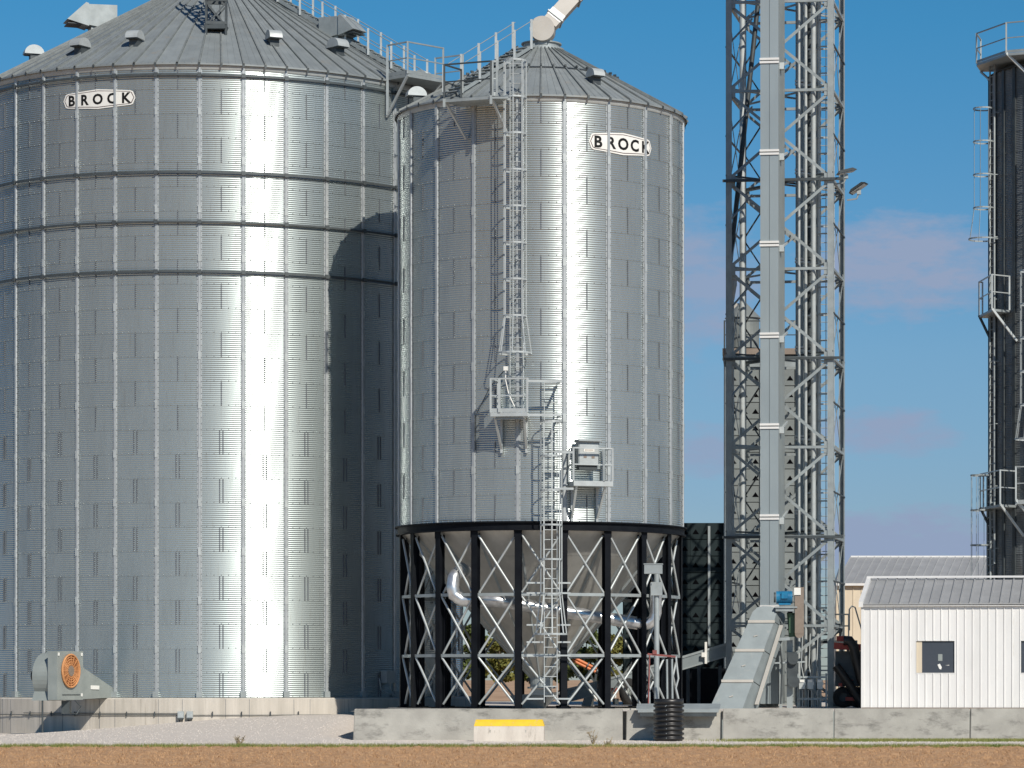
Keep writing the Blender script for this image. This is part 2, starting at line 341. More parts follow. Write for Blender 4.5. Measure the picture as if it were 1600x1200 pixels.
def roof_panel_mesh(Rv, rise, rin, n, z0):
    A = math.pi / n; mb = MB()
    def pt(r, a, up=0): return (r * math.sin(a), -r * math.cos(a), z0 + (Rv - r) / (Rv - rin) * rise + up)
    ks = 5; rs = [Rv - (Rv - rin) * i / ks for i in range(ks + 1)]
    for i in range(ks):
        mb.add([pt(rs[i], -A), pt(rs[i], A), pt(rs[i + 1], A), pt(rs[i + 1], -A)], [(0, 1, 2, 3)])
    mb.add([pt(Rv, -A), pt(Rv, A), pt(Rv, A, -.055), pt(Rv, -A, -.055)], [(0, 1, 2, 3)], 0)     # turned-down lip
    for fr in (-.33, .33):             # two low swages
        mb.prism([pt(Rv, fr * A - .0016, .003), pt(Rv, fr * A + .0016, .003), pt(Rv, fr * A, .007)], Vector(pt(rin, fr * A)) - Vector(pt(Rv, fr * A)), 0)
    w = .032
    for s in (-1,):                    # standing rib on one edge
        a = s * A; p = Vector(pt(Rv + .03, a)); q = Vector(pt(rin, a))
        u = Vector((math.cos(a), math.sin(a), 0)) * w
        ww = Vector((0, 0, .062))
        mb.add([p - u, p + u, p + u * .8 + ww, p - u * .8 + ww, q - u * .6, q + u * .6, q + u * .5 + ww * .8, q - u * .5 + ww * .8],
               [(0, 1, 2, 3), (4, 5, 6, 7), (0, 3, 7, 4), (1, 2, 6, 5), (3, 2, 6, 7)], 1)
        mb.add([p - u * 1.1 - ww * 1.9, p + u * 1.1 - ww * 1.2, p + u * 1.1 + ww * .6, p - u * 1.1 + ww * .6], [(0, 1, 2, 3)], 2)   # dark rib end
    return fixn(mb.mesh('roof_panel', [roofM, ribM, darkM]))
def az_of(px, X0, Y0, R):              # azimuth on a cylinder seen at photo column px
    t = (px - PX) / F; A = 1 + t * t; B = -2 * (t * X0 + Y0); C = X0 * X0 + Y0 * Y0 - R * R
    y = (-B - math.sqrt(max(B * B - 4 * A * C, 0))) / 2 / A
    return math.atan2(t * y - X0, -(y - Y0)), y
def on(a, r, z, t=0): return Vector((r * math.sin(a) + t * math.cos(a), -r * math.cos(a) + t * math.sin(a), z))

def build_vent(parent, a, r, z, slope, s=1.0, ry=0):
    mb = MB(); w = .21 * s; rr = .30 * s
    mb.box((0, 0, .06), (.30 * s, .34 * s, .34), 1)
    pr = [(rr * math.cos(t), rr * .92 * math.sin(t)) for t in [math.pi * k / 12 for k in range(13)]]
    mb.prism([(-w, -.06 + x, .18 + y) for x, y in pr], (2 * w, 0, 0), 0)
    mb.box((0, -.06 - rr * .55, .165), (2 * w * .9, rr * .7, .03), 1)
    o = part('roof_vent', mb, [paleM, darkM], parent, loc=on(a, r, z), rz=a + ry)
    return o

def rail_set(parent, pts, h, m, gap=9, mid=True, toe=.12, closed=False, r=.045):
    """top rail, mid rail and toe board as one handrail; each post its own piece"""
    mb = MB()
    for p, q in zip(pts[:-1], pts[1:]):
        p = Vector(p); q = Vector(q)
        mb.beam(p + Vector((0, 0, h)), q + Vector((0, 0, h)), r, r)
        if mid: mb.beam(p + Vector((0, 0, h * .5)), q + Vector((0, 0, h * .5)), r * .8, r * .8)
        if toe: mb.beam(p + Vector((0, 0, toe / 2 + .01)), q + Vector((0, 0, toe / 2 + .01)), .012, toe)
    part('handrail', mb, m, parent)
    seen = []
    for p, q in zip(pts[:-1], pts[1:]):
        p = Vector(p); q = Vector(q); n = max(1, int((q - p).length / gap + .5))
        for i in range(n + 1):
            v = p.lerp(q, i / n)
            if all((v - s).length > .05 for s in seen):
                seen.append(v); bar('rail_post', v, v + Vector((0, 0, h + .02)), .06, .06, m, parent)

def ladder(parent, a, R, z0, z1, m, cage=None, flare=1.15, w=.42, off=.20, rung_gap=.305, hoop_gap=1.17, cageR=.37, t=0, part_name='ladder'):
    """rails with rungs; cage=(zbottom, ztop) of hoops and bars. Built on cylinder radius R at azimuth a"""
    mb = MB()
    for s in (-1, 1): mb.beam((s * w / 2, -(R + off), z0), (s * w / 2, -(R + off), z1), .025, .06, up=(0, 1, 0))
    z = z0 + .6
    while z < z1:
        for s in (-1, 1): mb.beam((s * w / 2, -R, z), (s * w / 2, -(R + off), z), .03, .03)
        z += 2.4
    lad = part(part_name, mb, m, parent, rz=a)
    if t: lad.location = on(a, 0, 0, t)
    rm = MB().tube((-w / 2, 0, 0), (w / 2, 0, 0), .014, 6).mesh('rung', m)
    k = 0
    while z0 + .2 + k * rung_gap < z1:
        ob('rung', rm, lad, loc=(0, -(R + off), z0 + .2 + k * rung_gap)); k += 1
    if cage:
        zb, zt = cage; cx = -(R + off) - cageR * .92
        def hoop(rad):
            hb = MB(); pts = []
            for i in range(15):
                q = R_(-140 + 280 * i / 14); pts.append((rad * math.sin(q), cx - rad * math.cos(q) + (rad - cageR) * .0, 0))
            pts = [(-w / 2, -(R + off), 0)] + pts + [(w / 2, -(R + off), 0)]
            for p, q in zip(pts[:-1], pts[1:]): hb.beam(p, q, .012, .055)
            return hb.mesh('cage_hoop', m)
        hm = hoop(cageR); hf = hoop(cageR * 1.45)
        n = max(1, round((zt - zb - flare) / hoop_gap))
        for i in range(n + 1): ob('cage_hoop', hm, lad, loc=(0, 0, zt - i * (zt - zb - flare) / n))
        if flare: ob('cage_hoop', hf, lad, loc=(0, 0, zb))
        for q in (-95, -48, 0, 48, 95):
            qq = R_(q); d = Vector((math.sin(qq), -math.cos(qq), 0)); c = Vector((0, cx, 0))
            vb = MB(); vb.beam(c + d * (cageR - .01) + Vector((0, 0, zb + flare)), c + d * (cageR - .01) + Vector((0, 0, zt)), .035, .010)
            if flare: vb.beam(c + d * (cageR * 1.45 - .01) + Vector((0, 0, zb)), c + d * (cageR - .01) + Vector((0, 0, zb + flare)), .035, .010)
            part('cage_bar', vb, m, lad)
    return lad

def brand_sign(parent, R, a, z, wd, hg):
    """curved plate with the maker's lettering, behind the stiffeners"""
    mb = MB()
    ol = [(-.5, 0), (-.465, .38), (-.43, .43), (0, .5), (.43, .43), (.465, .38), (.5, 0), (.465, -.38), (.43, -.43), (0, -.5), (-.43, -.43), (-.465, -.38)]
    def top(u):
        u = abs(u)
        if u <= .43: return .5 - .13 * u / .43
        if u <= .465: return .37 - .05 * (u - .43) / .035
        return .32 * (.5 - u) / .035
    def strip(scale_w, scale_h, rr, mi, th=.006):
        us = sorted(set([s * x for s in (-1, 1) for x in (0, .1, .2, .3, .38, .43, .465, .5)])); vs = []; fs = []
        for u in us:
            for s in (-1, 1):
                aa = u * wd * scale_w / R; vs.append((rr * math.sin(aa), -rr * math.cos(aa), s * top(u) * hg * scale_h))
        for i in range(len(us) - 1): fs.append((2 * i, 2 * i + 2, 2 * i + 3, 2 * i + 1))
        mb.add(vs, fs, mi)
    strip(1, 1, R + .016, 0); strip(.965, .86, R + .019, 1); strip(.945, .79, R + .022, 0)
    sg = part('maker_sign', mb, [signM, redlineM], parent, fix=False, loc=(0, 0, z), rz=a)
    # lettering: real glyph outlines wrapped on the curve
    for i, ch in enumerate('BROCK'):
        vs_all = MB()
        cu = bpy.data.curves.new('g', 'FONT'); cu.body = ch; cu.size = 1; cu.align_x = 'CENTER'; cu.offset = .035; cu.extrude = 0; cu.resolution_u = 3
        to = bpy.data.objects.new('g', cu); COL.objects.link(to)
        dg = bpy.context.evaluated_depsgraph_get(); me = bpy.data.meshes.new_from_object(to.evaluated_get(dg))
        bm = bmesh.new(); bm.from_mesh(me); bmesh.ops.triangulate(bm, faces=bm.faces)
        bmesh.ops.subdivide_edges(bm, edges=[e_ for e_ in bm.edges if e_.calc_length() > .25], cuts=1); bmesh.ops.triangulate(bm, faces=bm.faces)
        s = hg * .50 / .70; cx = (-.375 + .75 * i / 4) * wd
        vv = []; bm.verts.ensure_lookup_table()
        for v in bm.verts:
            aa = (cx + v.co.x * s) / R; vv.append(((R + .026) * math.sin(aa), -(R + .026) * math.cos(aa), (v.co.y - .345) * s))
        vs_all.add(vv, [tuple(q.index for q in f_.verts) for f_ in bm.faces], 0)
        bm.free(); bpy.data.objects.remove(to); bpy.data.curves.remove(cu); bpy.data.meshes.remove(me)
        part('letter', vs_all, inkM, sg, fix=False)

# ------------------------------------------------------------------ big silo, left
BX, BY, BR = -19.43, 116.18, 8.664
NB = 38; DB = 2 * math.pi / NB; TB = R_(-42.26)
BZ0, BZ1 = 1.255, 22.27
big = thing('grain_silo', 'wide corrugated steel grain silo with ribbed cone roof on concrete foundation, left side', 'silo', (BX, BY, 0))
rows = 26; rh = (BZ1 - BZ0) / rows
sm1 = sheet_mesh('wall_sheet', BR, 2 * DB, rh, galv); sm2 = sheet_mesh('wall_sheet', BR, 2 * DB, rh, galv, True)
rear = MB()
for r in range(rows):
    for k in range(r % 2, NB, 2):
        a = TB + k * DB; d = (math.degrees(a) + 180) % 360 - 180
        if -84 < d < 102: ob('wall_sheet', sm2 if r < 11 else sm1, big, loc=(0, 0, BZ0 + r * rh), rz=a + DB / 2)
prof = []
for j in range(rows * 12 * 2 + 1):
    prof.append((BR + .0058 * (1 if j % 2 else -1), BZ0 + (BZ1 - BZ0) * j / (rows * 24)))
rear.lathe(prof, 22, 0, 108, 262); stuff(part('rear_wall', rear, galv, big, fix=False))
mb = MB(); mb.lathe([(BR - .05, BZ0 - .02), (BR - .05, BZ1)], 72, 0); part('wall_lining', mb, galv, big, fix=False)
stm = stiffener_mesh(BR, BZ0 + .01, BZ1 - .05)
for k in range(NB): ob('stiffener', stm, big, rz=TB + k * DB)
fm = MB(); fm.box((0, -(BR + .05), BZ0 + .10), (.20, .16, .20)); fm = fm.mesh('stiffener_foot', trimM)
for k in range(NB): ob('stiffener_foot', fm, big, rz=TB + k * DB)
for z in (ZZ(117.5, 107.6), ZZ(270, 107.6), ZZ(347, 107.6), ZZ(425, 107.6)):
    mb = MB(); mb.lathe([(BR + .06, z - .035), (BR + .115, z - .035), (BR + .115, z + .03), (BR + .06, z + .03), (BR + .06, z - .035)], 114, 0, smooth=False)
    for k in range(NB): mb.box((0, -(BR + .10), z), (.13, .07, .13), 0, M=Matrix.Rotation(TB + k * DB, 4, 'Z'))
    part('wind_ring', mb, ringM, big)
NRB = 76; BRISE = (BR + .14 - .7) * math.tan(R_(30.0))
rp = roof_panel_mesh(BR + .14, BRISE, .7, NRB, BZ1 + .06)
for k in range(NRB): ob('roof_panel', rp, big, rz=TB + (k + .5) * 2 * math.pi / NRB)
def broof(r): return BZ1 + .06 + (BR + .14 - r) / (BR + .14 - .7) * BRISE
mb = MB(); mb.lathe([(.8, broof(.8) + .02), (.8, broof(.7) + .35), (.1, broof(.7) + .55)], 32); part('roof_cap', mb, trimM, big)
mb = MB(); mb.lathe([(BR + .02, BZ1 - .14), (BR + .05, BZ1 - .10), (BR + .05, BZ1 + .04)], 76, 0); part('eave_angle', mb, paleM, big)
# foundation
mb = MB(); mb.lathe([(BR + .42, -.3), (BR + .42, BZ0 - .05), (BR + .37, BZ0 - .012), (BR - .3, BZ0 - .012)], 120, 0, smooth=False); part('concrete_foundation', mb, concF, big)
jm = MB(); jm.box((0, -(BR + .417), .62), (.011, .010, 1.16)); jm = jm.mesh('form_joint', seamM)
for k in range(0, 44):
    if k % 3 != 1: ob('form_joint', jm, big, rz=R_(-95 + k * 4.6 + .9 * math.sin(k * 3)))
# vents
def px_vent(px, y, r):                # azimuth for a vent of roof radius r seen at column px (front side)
    return az_of(px, BX, BY, r)[0]
for px, r in ((127, 7.45), (212, 7.15), (427, 6.9)):
    a = px_vent(px, 0, r); build_vent(big, a, r, broof(r), 30, 1.05)
build_vent(big, R_(-68), 6.55, broof(6.55), 30, 1.15); build_vent(big, R_(44), 7.0, broof(7.0), 30, 1.15); build_vent(big, R_(66), 8.3, broof(8.3), 30)
# two large exhaust hoods near the top
def exhaust(a, r, s=1.0):
    mb = MB(); z = broof(r)
    side = [(-.95, -.30), (-.95, .50), (-.30, .98), (1.0, .98), (1.0, -.1), (.2, -.35)]    # (outward, up); opening faces outward and down
    side = [(.9, .10), (.55, .95), (-.75, 1.0), (-.75, .1), (-.2, -.05), (.35, .02)]
    mb.prism([(-.5 * s, -o_ * s, u_ * s) for o_, u_ in side], (1.0 * s, 0, 0), 0)
    q = [(.93, .10), (1.32, .18), (.60, 1.0), (.55, .95)]
    mb.prism([(-.56 * s, -o_ * s, u_ * s) for o_, u_ in [(.50, -.02), (1.45, .22), (.62, 1.02), (.50, .98)]], (1.12 * s, 0, 0), 0)
    mb.box((0, -.98 * s, .07 * s), (.98 * s, .86 * s, .03), 1, M=Matrix.Rotation(0, 4, 'Z'))
    mb.box((0, .1, -.2), (.8 * s, 1.0 * s, .6), 2)
    part('exhaust_hood', mb, [trimM, darkM, trimM], big, loc=on(a, r, z), rz=a)
exhaust(R_(-68), 4.35, .80); exhaust(R_(60), 5.25, .70)
# lattice leg of the overhead spout standing on the roof
a = az_of(338, BX, BY, 6.0)[0]; mb = MB()
for sx in (-.33, .33):
    for sy in (-.3, .3):
        mb.beam(on(a, 6.0 + sy, broof(6.0 + sy) - .05, sx), on(a, 6.0 + sy, broof(4) + 2.5, sx), .07)
for i in range(4):
    z0 = broof(6.0) + .12 + i * .8
    for sy in (-.3, .3): mb.beam(on(a, 6 + sy, z0, -.33), on(a, 6 + sy, z0 + .8, .33), .05); mb.beam(on(a, 6 + sy, z0 + .8, -.33), on(a, 6 + sy, z0, .33), .05); mb.beam(on(a, 6 + sy, z0 + .1, -.35), on(a, 6 + sy, z0 + .1, .35), .10)
    for sx in (-.33, .33): mb.beam(on(a, 5.7, z0, sx), on(a, 6.3, z0 + .8, sx), .05)
mb.box(tuple(on(a, 6.0, broof(6.0) + .10)), (.72, .72, .16))
part('spout_support', mb, darkM, big)
# roof stair with posts
a = R_(63.0); stair = MB()
for s in (-.36, .36): stair.beam(on(a, BR + .2, broof(BR + .2) + .12, s), on(a, 1.0, broof(1.0) + .12, s), .05, .12)
for i in range(26):
    r = BR - .05 - i * .29; stair.beam(on(a, r, broof(r) + .16, -.36), on(a, r, broof(r) + .16, .36), .16, .03)
stair = part('roof_stair', stair, trimM, big)
for s in (-.40, .40):
    for i in range(9):
        r = BR - .10 - i * .96; bar('rail_post', on(a, r, broof(r) + .05, s), on(a, r, broof(r) + .98, s), .07, .07, paleM, stair)
    for u in (.5, .95):
        bar('handrail', on(a, BR - .1, broof(BR - .1) + u, s), on(a, .9, broof(.9) + u, s), .03, .03, trimM, stair, round_=True)
# eave platform
zd = 22.42; p0, p1, p2, p3 = (on(R_(49.5), BR + .12, zd), on(R_(49.5), BR + 1.12, zd), on(R_(58.5), BR + 1.35, zd), on(R_(66), BR + 1.30, zd))
p4 = on(R_(67), BR + .12, zd)
mb = MB(); mb.prism([p0, p1, p2, p3, p4], (0, 0, -.10)); pf = part('platform', mb, trimM, big)
rail_set(pf, [p0, p1, p2], 1.08, trimM, 9); rail_set(pf, [p3, p4], 1.08, trimM, 9)
for q, az_ in ((p1, 49.5), (p2, 58.5), (p3, 66)):
    bar('bracket', q + Vector((0, 0, -.05)), on(R_(az_), BR + .08, zd - 1.35), .07, .07, paleM, pf)
bar('bracket', p0 + Vector((0, 0, 1.0)), p0 + Vector((0, 0, -1.3)), .09, .09, trimM, pf)
# catwalk bridge from the big silo to the hopper silo
# conduit and boxes on the foundation
mb = MB()
FR = BR + .46; zc = ZZ(1117.5, 107.2)
dL, dR = math.degrees(az_of(279, BX, BY, FR)[0]), math.degrees(az_of(302, BX, BY, FR)[0])
for (d0, d1, z) in ((-75, dL, zc), (dR, 35, zc), (-36, dL, zc + .06)):
    n = 24; mb.path([on(R_(d0 + (d1 - d0) * i / n), FR, z) for i in range(n + 1)], .012, 6)
for d in range(-70, 28, 6): mb.box(tuple(on(R_(d), FR, zc + .04)), (.03, .05, .16), 0)
part('conduit', mb, darkM, big)
for px in (283, 297):
    a = az_of(px, BX, BY, FR)[0]; jb = MB(); jb.box((0, -.05, 0), (.20, .14, .22), 0); jb.box((0, -.125, 0), (.16, .01, .19), 0); jb.box((0, -.1, -.14), (.17, .1, .05), 1)
    for s in (-.05, .05): jb.tube((s, -.04, -.1), (s, -.04, -.5), .016, 6, 1)
    jb.beam((-.12, -.05, -.34), (.12, -.05, -.34), .02, .02, 1)
    part('junction_box', jb, [paleM, darkM], big, loc=on(a, FR, zc + .02), rz=a)
a = az_of(600, BX, BY, BR)[0]; jb = MB(); jb.box((0, -.22, 1.95), (.42, .3, .42)); jb.path([(-.3, -.1, 1.9), (-.32, -.2, 1.5), (-.1, -.2, 1.4), (.2, -.2, 1.35), (.3, -.25, .9)], .025, 6); jb.path([(.1, -.2, 1.75), (.1, -.25, 1.45), (.25, -.3, 1.3), (.4, -.35, .7)], .02, 6)
part('junction_box', jb, trimM, big, loc=on(a, BR, 0), rz=a)
brand_sign(big, BR + .012, az_of(153.5, BX, BY, BR)[0], ZZ(160.5, 108.6), 2.72, .66)

# ------------------------------------------------------------------ hopper silo, middle
HX, HYY, HR = -7.171, 105.7, 4.632
NH = 20; DH = 2 * math.pi / NH; TH = R_(-59.26)
HZ0, HZ1 = 6.80, 20.06
hop = thing('hopper_silo', 'tall corrugated steel silo raised on black cross-braced legs with cone bottom', 'silo', (HX, HYY, YARD))
hop.location.z = 0
rows = 16; rh = (HZ1 - HZ0) / rows
sm1 = sheet_mesh('wall_sheet', HR, 2 * DH, rh, galvB, nseg=26)
for r in range(rows):
    for k in range((r + 1) % 2, NH, 2): ob('wall_sheet', sm1, hop, loc=(0, 0, HZ0 + r * rh), rz=TH + (k + .5) * DH)
mb = MB(); mb.lathe([(HR - .04, HZ0), (HR - .04, HZ1)], 60, 0); part('wall_lining', mb, galv, hop, fix=False)
stm = stiffener_mesh(HR, HZ0 + .01, HZ1 - .05, .18)
for k in range(NH): ob('stiffener', stm, hop, rz=TH + k * DH)
NRH = 40; HRISE = 2.30; HIN = .62
rp = roof_panel_mesh(HR + .14, HRISE, HIN, NRH, HZ1 + .06)
for k in range(NRH): ob('roof_panel', rp, hop, rz=TH + (k + .5) * 2 * math.pi / NRH)
def hroof(r): return HZ1 + .06 + (HR + .14 - r) / (HR + .14 - HIN) * HRISE
mb = MB(); mb.lathe([(2.55, hroof(2.55) + .035), (2.47, hroof(2.47) + .035)], 80, 0)
for k in range(NRH): mb.box((0, -2.5, hroof(2.5) + .09), (.05, .10, .07), 0, M=Matrix.Rotation(TH + k * 2 * math.pi / NRH, 4, 'Z'))
part('roof_band', mb, darkM, hop)
mb = MB(); zt = HZ1 + .06 + HRISE
mb.lathe([(.74, zt - .10), (.74, zt + .02), (.60, zt + .02), (.60, zt + .16), (.66, zt + .16), (.66, zt + .20), (.1, zt + .22)], 40, 0, smooth=False); part('roof_collar', mb, [trimM], hop)
mb = MB(); mb.lathe([(HR + .02, HZ1 - .14), (HR + .05, HZ1 - .10), (HR + .05, HZ1 + .04)], 80, 0); part('eave_angle', mb, paleM, hop)
a = az_of(930, HX, HYY, 3.6)[0]; build_vent(hop, a, 3.55, hroof(3.55), 33, .95)
build_vent(hop, R_(-72), 4.1, hroof(4.1), 33, 1.05)
brand_sign(hop, HR + .012, az_of(973, HX, HYY, HR)[0], ZZ(218.5, 101.2), 2.42, .70)
# ring beam, cone, legs and braces
mb = MB(); mb.lathe([(HR - .1, 6.80), (HR + .13, 6.80), (HR + .13, 6.76), (HR + .04, 6.76), (HR + .04, 6.56), (HR + .10, 6.56), (HR + .10, 6.52), (HR - .1, 6.52), (HR - .1, 6.80)], 120, 0, smooth=False)
part('ring_beam', mb, blackM, hop)
CR0, CZ0, CR1, CZ1 = HR - .12, 6.54, .34, 1.92
def cone_panel(ra, za, rb, zb, name):
    A = DH / 2; mb = MB(); n = 3
    def p(r, a, z, o=0): return ((r + o) * math.sin(a), -(r + o) * math.cos(a), z)
    vs = [p(r, -A + 2 * A * i / n, z) for r, z in ((ra, za), (rb, zb)) for i in range(n + 1)]
    mb.add(vs, [(i, i + 1, n + 2 + i, n + 1 + i) for i in range(n)], 0)
    u = .055
    a_, b_ = Vector(p(ra, A, za)), Vector(p(rb, A, zb)); t_ = Vector((math.cos(A), math.sin(A), 0)); o_ = Vector((math.sin(A) * .6, -math.cos(A) * .6, -.6)) * .075
    mb.add([a_ - t_ * u, a_ + t_ * u, a_ + o_, b_ - t_ * u * .6, b_ + t_ * u * .6, b_ + o_ * .8], [(0, 2, 5, 3), (2, 1, 4, 5)], 1)
    return mb.mesh(name, [coneM, trimM])
zs = 5.78; rs = CR0 + (CR1 - CR0) * (CZ0 - zs) / (CZ0 - CZ1)
zs2 = 3.6; rs2 = CR0 + (CR1 - CR0) * (CZ0 - zs2) / (CZ0 - CZ1)
for k in range(NH):
    for i, (q0, q1, q2, q3) in enumerate(((CR0, CZ0, rs, zs), (rs + .02, zs + .03, rs2, zs2), (rs2 + .02, zs2 + .03, CR1, CZ1))):
        key = 'cp%d' % i
        if key not in BARS: BARS[key] = cone_panel(q0, q1, q2, q3, 'cone_panel')
        ob('cone_panel', BARS[key], hop, rz=TH + (k + .5) * DH)
mb = MB(); mb.lathe([(CR1 + .03, CZ1 + .06), (CR1 + .03, 1.62), (CR1 + .12, 1.62), (CR1 + .12, 1.56), (.2, 1.56)], 24, 0, smooth=False); mb.box((0, 0, 1.45), (.62, .62, .2)); part('cone_outlet', mb, trimM, hop)
LR = HR - .02
lm = MB(); lm.box((0, -LR, (6.52 + .95) / 2), (.205, .02, 5.57)); lm.box((0, -LR + .2, (6.52 + .95) / 2), (.205, .02, 5.57)); lm.box((0, -LR + .1, (6.52 + .95) / 2), (.02, .18, 5.57)); lm.box((0, -LR + .1, .96), (.4, .4, .03)); lm.box((0, -LR - .006, 6.42), (.26, .012, .22))
lm = lm.mesh('leg', blackM)
for k in range(NH): ob('leg', lm, hop, rz=TH + k * DH)
zt_ = [6.44, 4.52, 2.61, 1.02]
half = DH / 2; RB = LR - .06
cp_, cq_ = [Vector((RB * math.sin(s * half), -RB * math.cos(s * half), 0)) for s in (-1, 1)]
ux = (cq_ - cp_).normalized()
bx = []
for i in range(3):
    zt, zb = zt_[i] - .06, zt_[i + 1] + .06
    m1 = MB(); m1.beam(cp_ + ux * .11 + Vector((0, 0, zt)), cq_ - ux * .11 + Vector((0, 0, zb)), .016, .085, up=(0, 1, 0)) if False else m1.tube(cp_ + ux * .11 + Vector((0, 0, zt)), cq_ - ux * .11 + Vector((0, 0, zb)), .037, 8)
    m2 = MB(); m2.tube(cq_ - ux * .11 + Vector((0, .07, zt)), cp_ + ux * .11 + Vector((0, .07, zb)), .037, 8)
    bx.append((m1.mesh('cross_brace', paleM), m2.mesh('cross_brace', paleM)))
hb = MB(); hb.beam(cp_ + ux * .10, cq_ - ux * .10, .08, .095); hb = hb.mesh('tie_bar', trimM)
gus = MB()
for k in range(NH):
    a = TH + (k + .5) * DH
    for i in range(3):
        ob('cross_brace', bx[i][0], hop, rz=a); ob('cross_brace', bx[i][1], hop, rz=a)
        if i: ob('tie_bar', hb, hop, loc=(0, 0, zt_[i]), rz=a)
mb = MB(); mb.lathe([(HR + .35, .5), (HR + .35, .945), (HR - .6, .945)], 60, 0, smooth=False); part('concrete_foundation', mb, concM, hop)
# main caged ladder
aL = az_of(805, HX, HYY, HR + .5)[0]
zy = lambda y, Y=100.2: ZZ(y, Y)
ladder(hop, aL, HR, zy(642), zy(88), paleM, cage=(zy(550), zy(92)), cageR=.36, flare=1.15)
# eave platform
za = 19.90; q0 = on(R_(-28), HR + .12, za); q1 = on(R_(-28), HR + 1.08, za); q2 = on(R_(-11.8), HR + 1.12, za); q3 = on(aL - .02, HR + 1.05, za); q4 = on(aL + .075, HR + .9, za); q5 = on(aL + .07, HR + .12, za)
mb = MB(); mb.prism([q0, q1, q2, on(R_(-11.8), HR + .12, za)], (0, 0, -.09)); mb.prism([on(R_(-11.8), HR + .12, za - .02), q2 + Vector((0, 0, -.02)), q3 + Vector((0, 0, -.02)), on(aL - .07, HR + .6, za - .02), on(aL - .07, HR + .12, za - .02)], (0, 0, -.06)); pf = part('platform', mb, trimM, hop)
rail_set(pf, [q0, q1, q2], 1.08, darkM, 9, toe=0); rail_set(pf, [q2 + Vector((.05, 0, 0)), on(aL - .085, HR + 1.05, za)], 1.08, trimM, 9)
bar('bracket', q1, on(R_(-26), HR + .08, za - 1.1), .07, .07, paleM, pf); bar('bracket', q2, on(R_(-9), HR + .08, za - 1.05), .07, .07, paleM, pf)
for q in (q1, q2): bar('bracket', q + Vector((0, 0, .02)), q + Vector((0, 0, -.25)), .08, .08, trimM, pf)
# roof stair to the collar
a = R_(-34.0); mbs = MB()
for s in (-.34, .34): mbs.beam(on(a, HR + .1, hroof(HR + .1) + .1, s), on(a, .8, hroof(.8) + .1, s), .04, .10)
for i in range(13): r = HR - .05 - i * .29; mbs.beam(on(a, r, hroof(r) + .14, -.34), on(a, r, hroof(r) + .14, .34), .15, .03)
st = part('roof_stair', mbs, trimM, hop)
for s in (-.38, .38):
    for i in range(5): r = HR - .1 - i * .88; bar('rail_post', on(a, r, hroof(r) + .04, s), on(a, r, hroof(r) + 1.0, s), .075, .075, paleM, st)
    for u in (.95,): bar('handrail', on(a, HR - .1, hroof(HR - .1) + u, s), on(a, .9, hroof(.9) + u, s), .028, .028, trimM, st, round_=True)
# mid platform with the change-over ladder
zd = zy(648, 99.6)
aP0, aP1 = az_of(767, HX, HYY, HR + .9)[0], az_of(824, HX, HYY, HR + .9)[0]; aP2 = az_of(876, HX, HYY, HR + .9)[0]
mb = MB(); mb.prism([on(aP0, HR + .10, zd), on(aP0, HR + .95, zd), on(aP1, HR + .95, zd), on(aP1, HR + .10, zd)], (0, 0, .12)); pf = part('platform', mb, paleM, hop)
zd += .12
rail_set(pf, [on(aP0, HR + .15, zd), on(aP0, HR + .92, zd), on(aP1, HR + .92, zd)], 1.05, paleM, 3)
bar('rail_post', on(aP0 + .05, HR + .92, zd), on(aP0 + .05, HR + .92, zd + 1.05), .08, .08, paleM, pf)
zl = zd - .08
mbr = MB()
for h in (1.05, .0): mbr.beam(on(aP1, HR + .92, zl + h), on(aP2, HR + .92, zl + h), .05, .07); mbr.beam(on(aP2, HR + .92, zl + h), on(aP2, HR + .1, zl + h), .05, .07)
part('handrail', mbr, paleM, pf)
for aa in (aP0 + .02, aP1 - .02):
    bar('bracket', on(aa, HR + .85, zd - .1), on(aa, HR + .04, zd - 1.15), .07, .05, paleM, pf)
    bar('bracket', on(aa, HR + .1, zd - .1), on(aa, HR + .1, zd - 1.2), .07, .05, paleM, pf)
bar('bracket', on(aP0 + .02, HR + .8, zd - .17), on(aP1 - .02, HR + .8, zd - .17), .07, .07, trimM, pf)
mbx = MB(); mbx.box((0, 0, 0), (.13, .10, .13)); mbx.path([(0, 0, 0), (0, -.05, -.35), (.1, -.05, -.8), (.3, -.1, -1.2)], .018, 6)
aa = az_of(791, HX, HYY, HR + .3)[0]; part('lamp', mbx, signM, hop, loc=on(aa, HR + .35, zy(573)), rz=aa)
mbx = MB(); mbx.path([on(az_of(790, HX, HYY, HR)[0], HR + .15, zy(575)), on(az_of(768, HX, HYY, HR)[0], HR + .12, zy(600)), on(az_of(745, HX, HYY, HR)[0], HR + .08, zy(645)), on(az_of(745, HX, HYY, HR)[0], HR + .08, zy(700))], .016, 6)
part('cable', mbx, darkM, hop)
# lower caged ladder, down past the ring beam
aM = az_of(861, HX, HYY, HR + .4)[0]
ladder(hop, aM, HR, zy(1098), zy(592), paleM, cage=(zy(990, 99.6), zy(655, 99.6)), cageR=.34, flare=1.25, w=.40, off=.22)
mb = MB()
for y in (910, 926, 976, 1003, 1024, 1092):
    for s in (-.36, .34): mb.beam(on(aM, HR + .2, ZZ(y, 100.4), -.75 if s < 0 else .2), on(aM, HR + .2, ZZ(y, 100.4), -.2 if s < 0 else .62), .04, .05)
part('ladder_bracket', mb, paleM, hop)
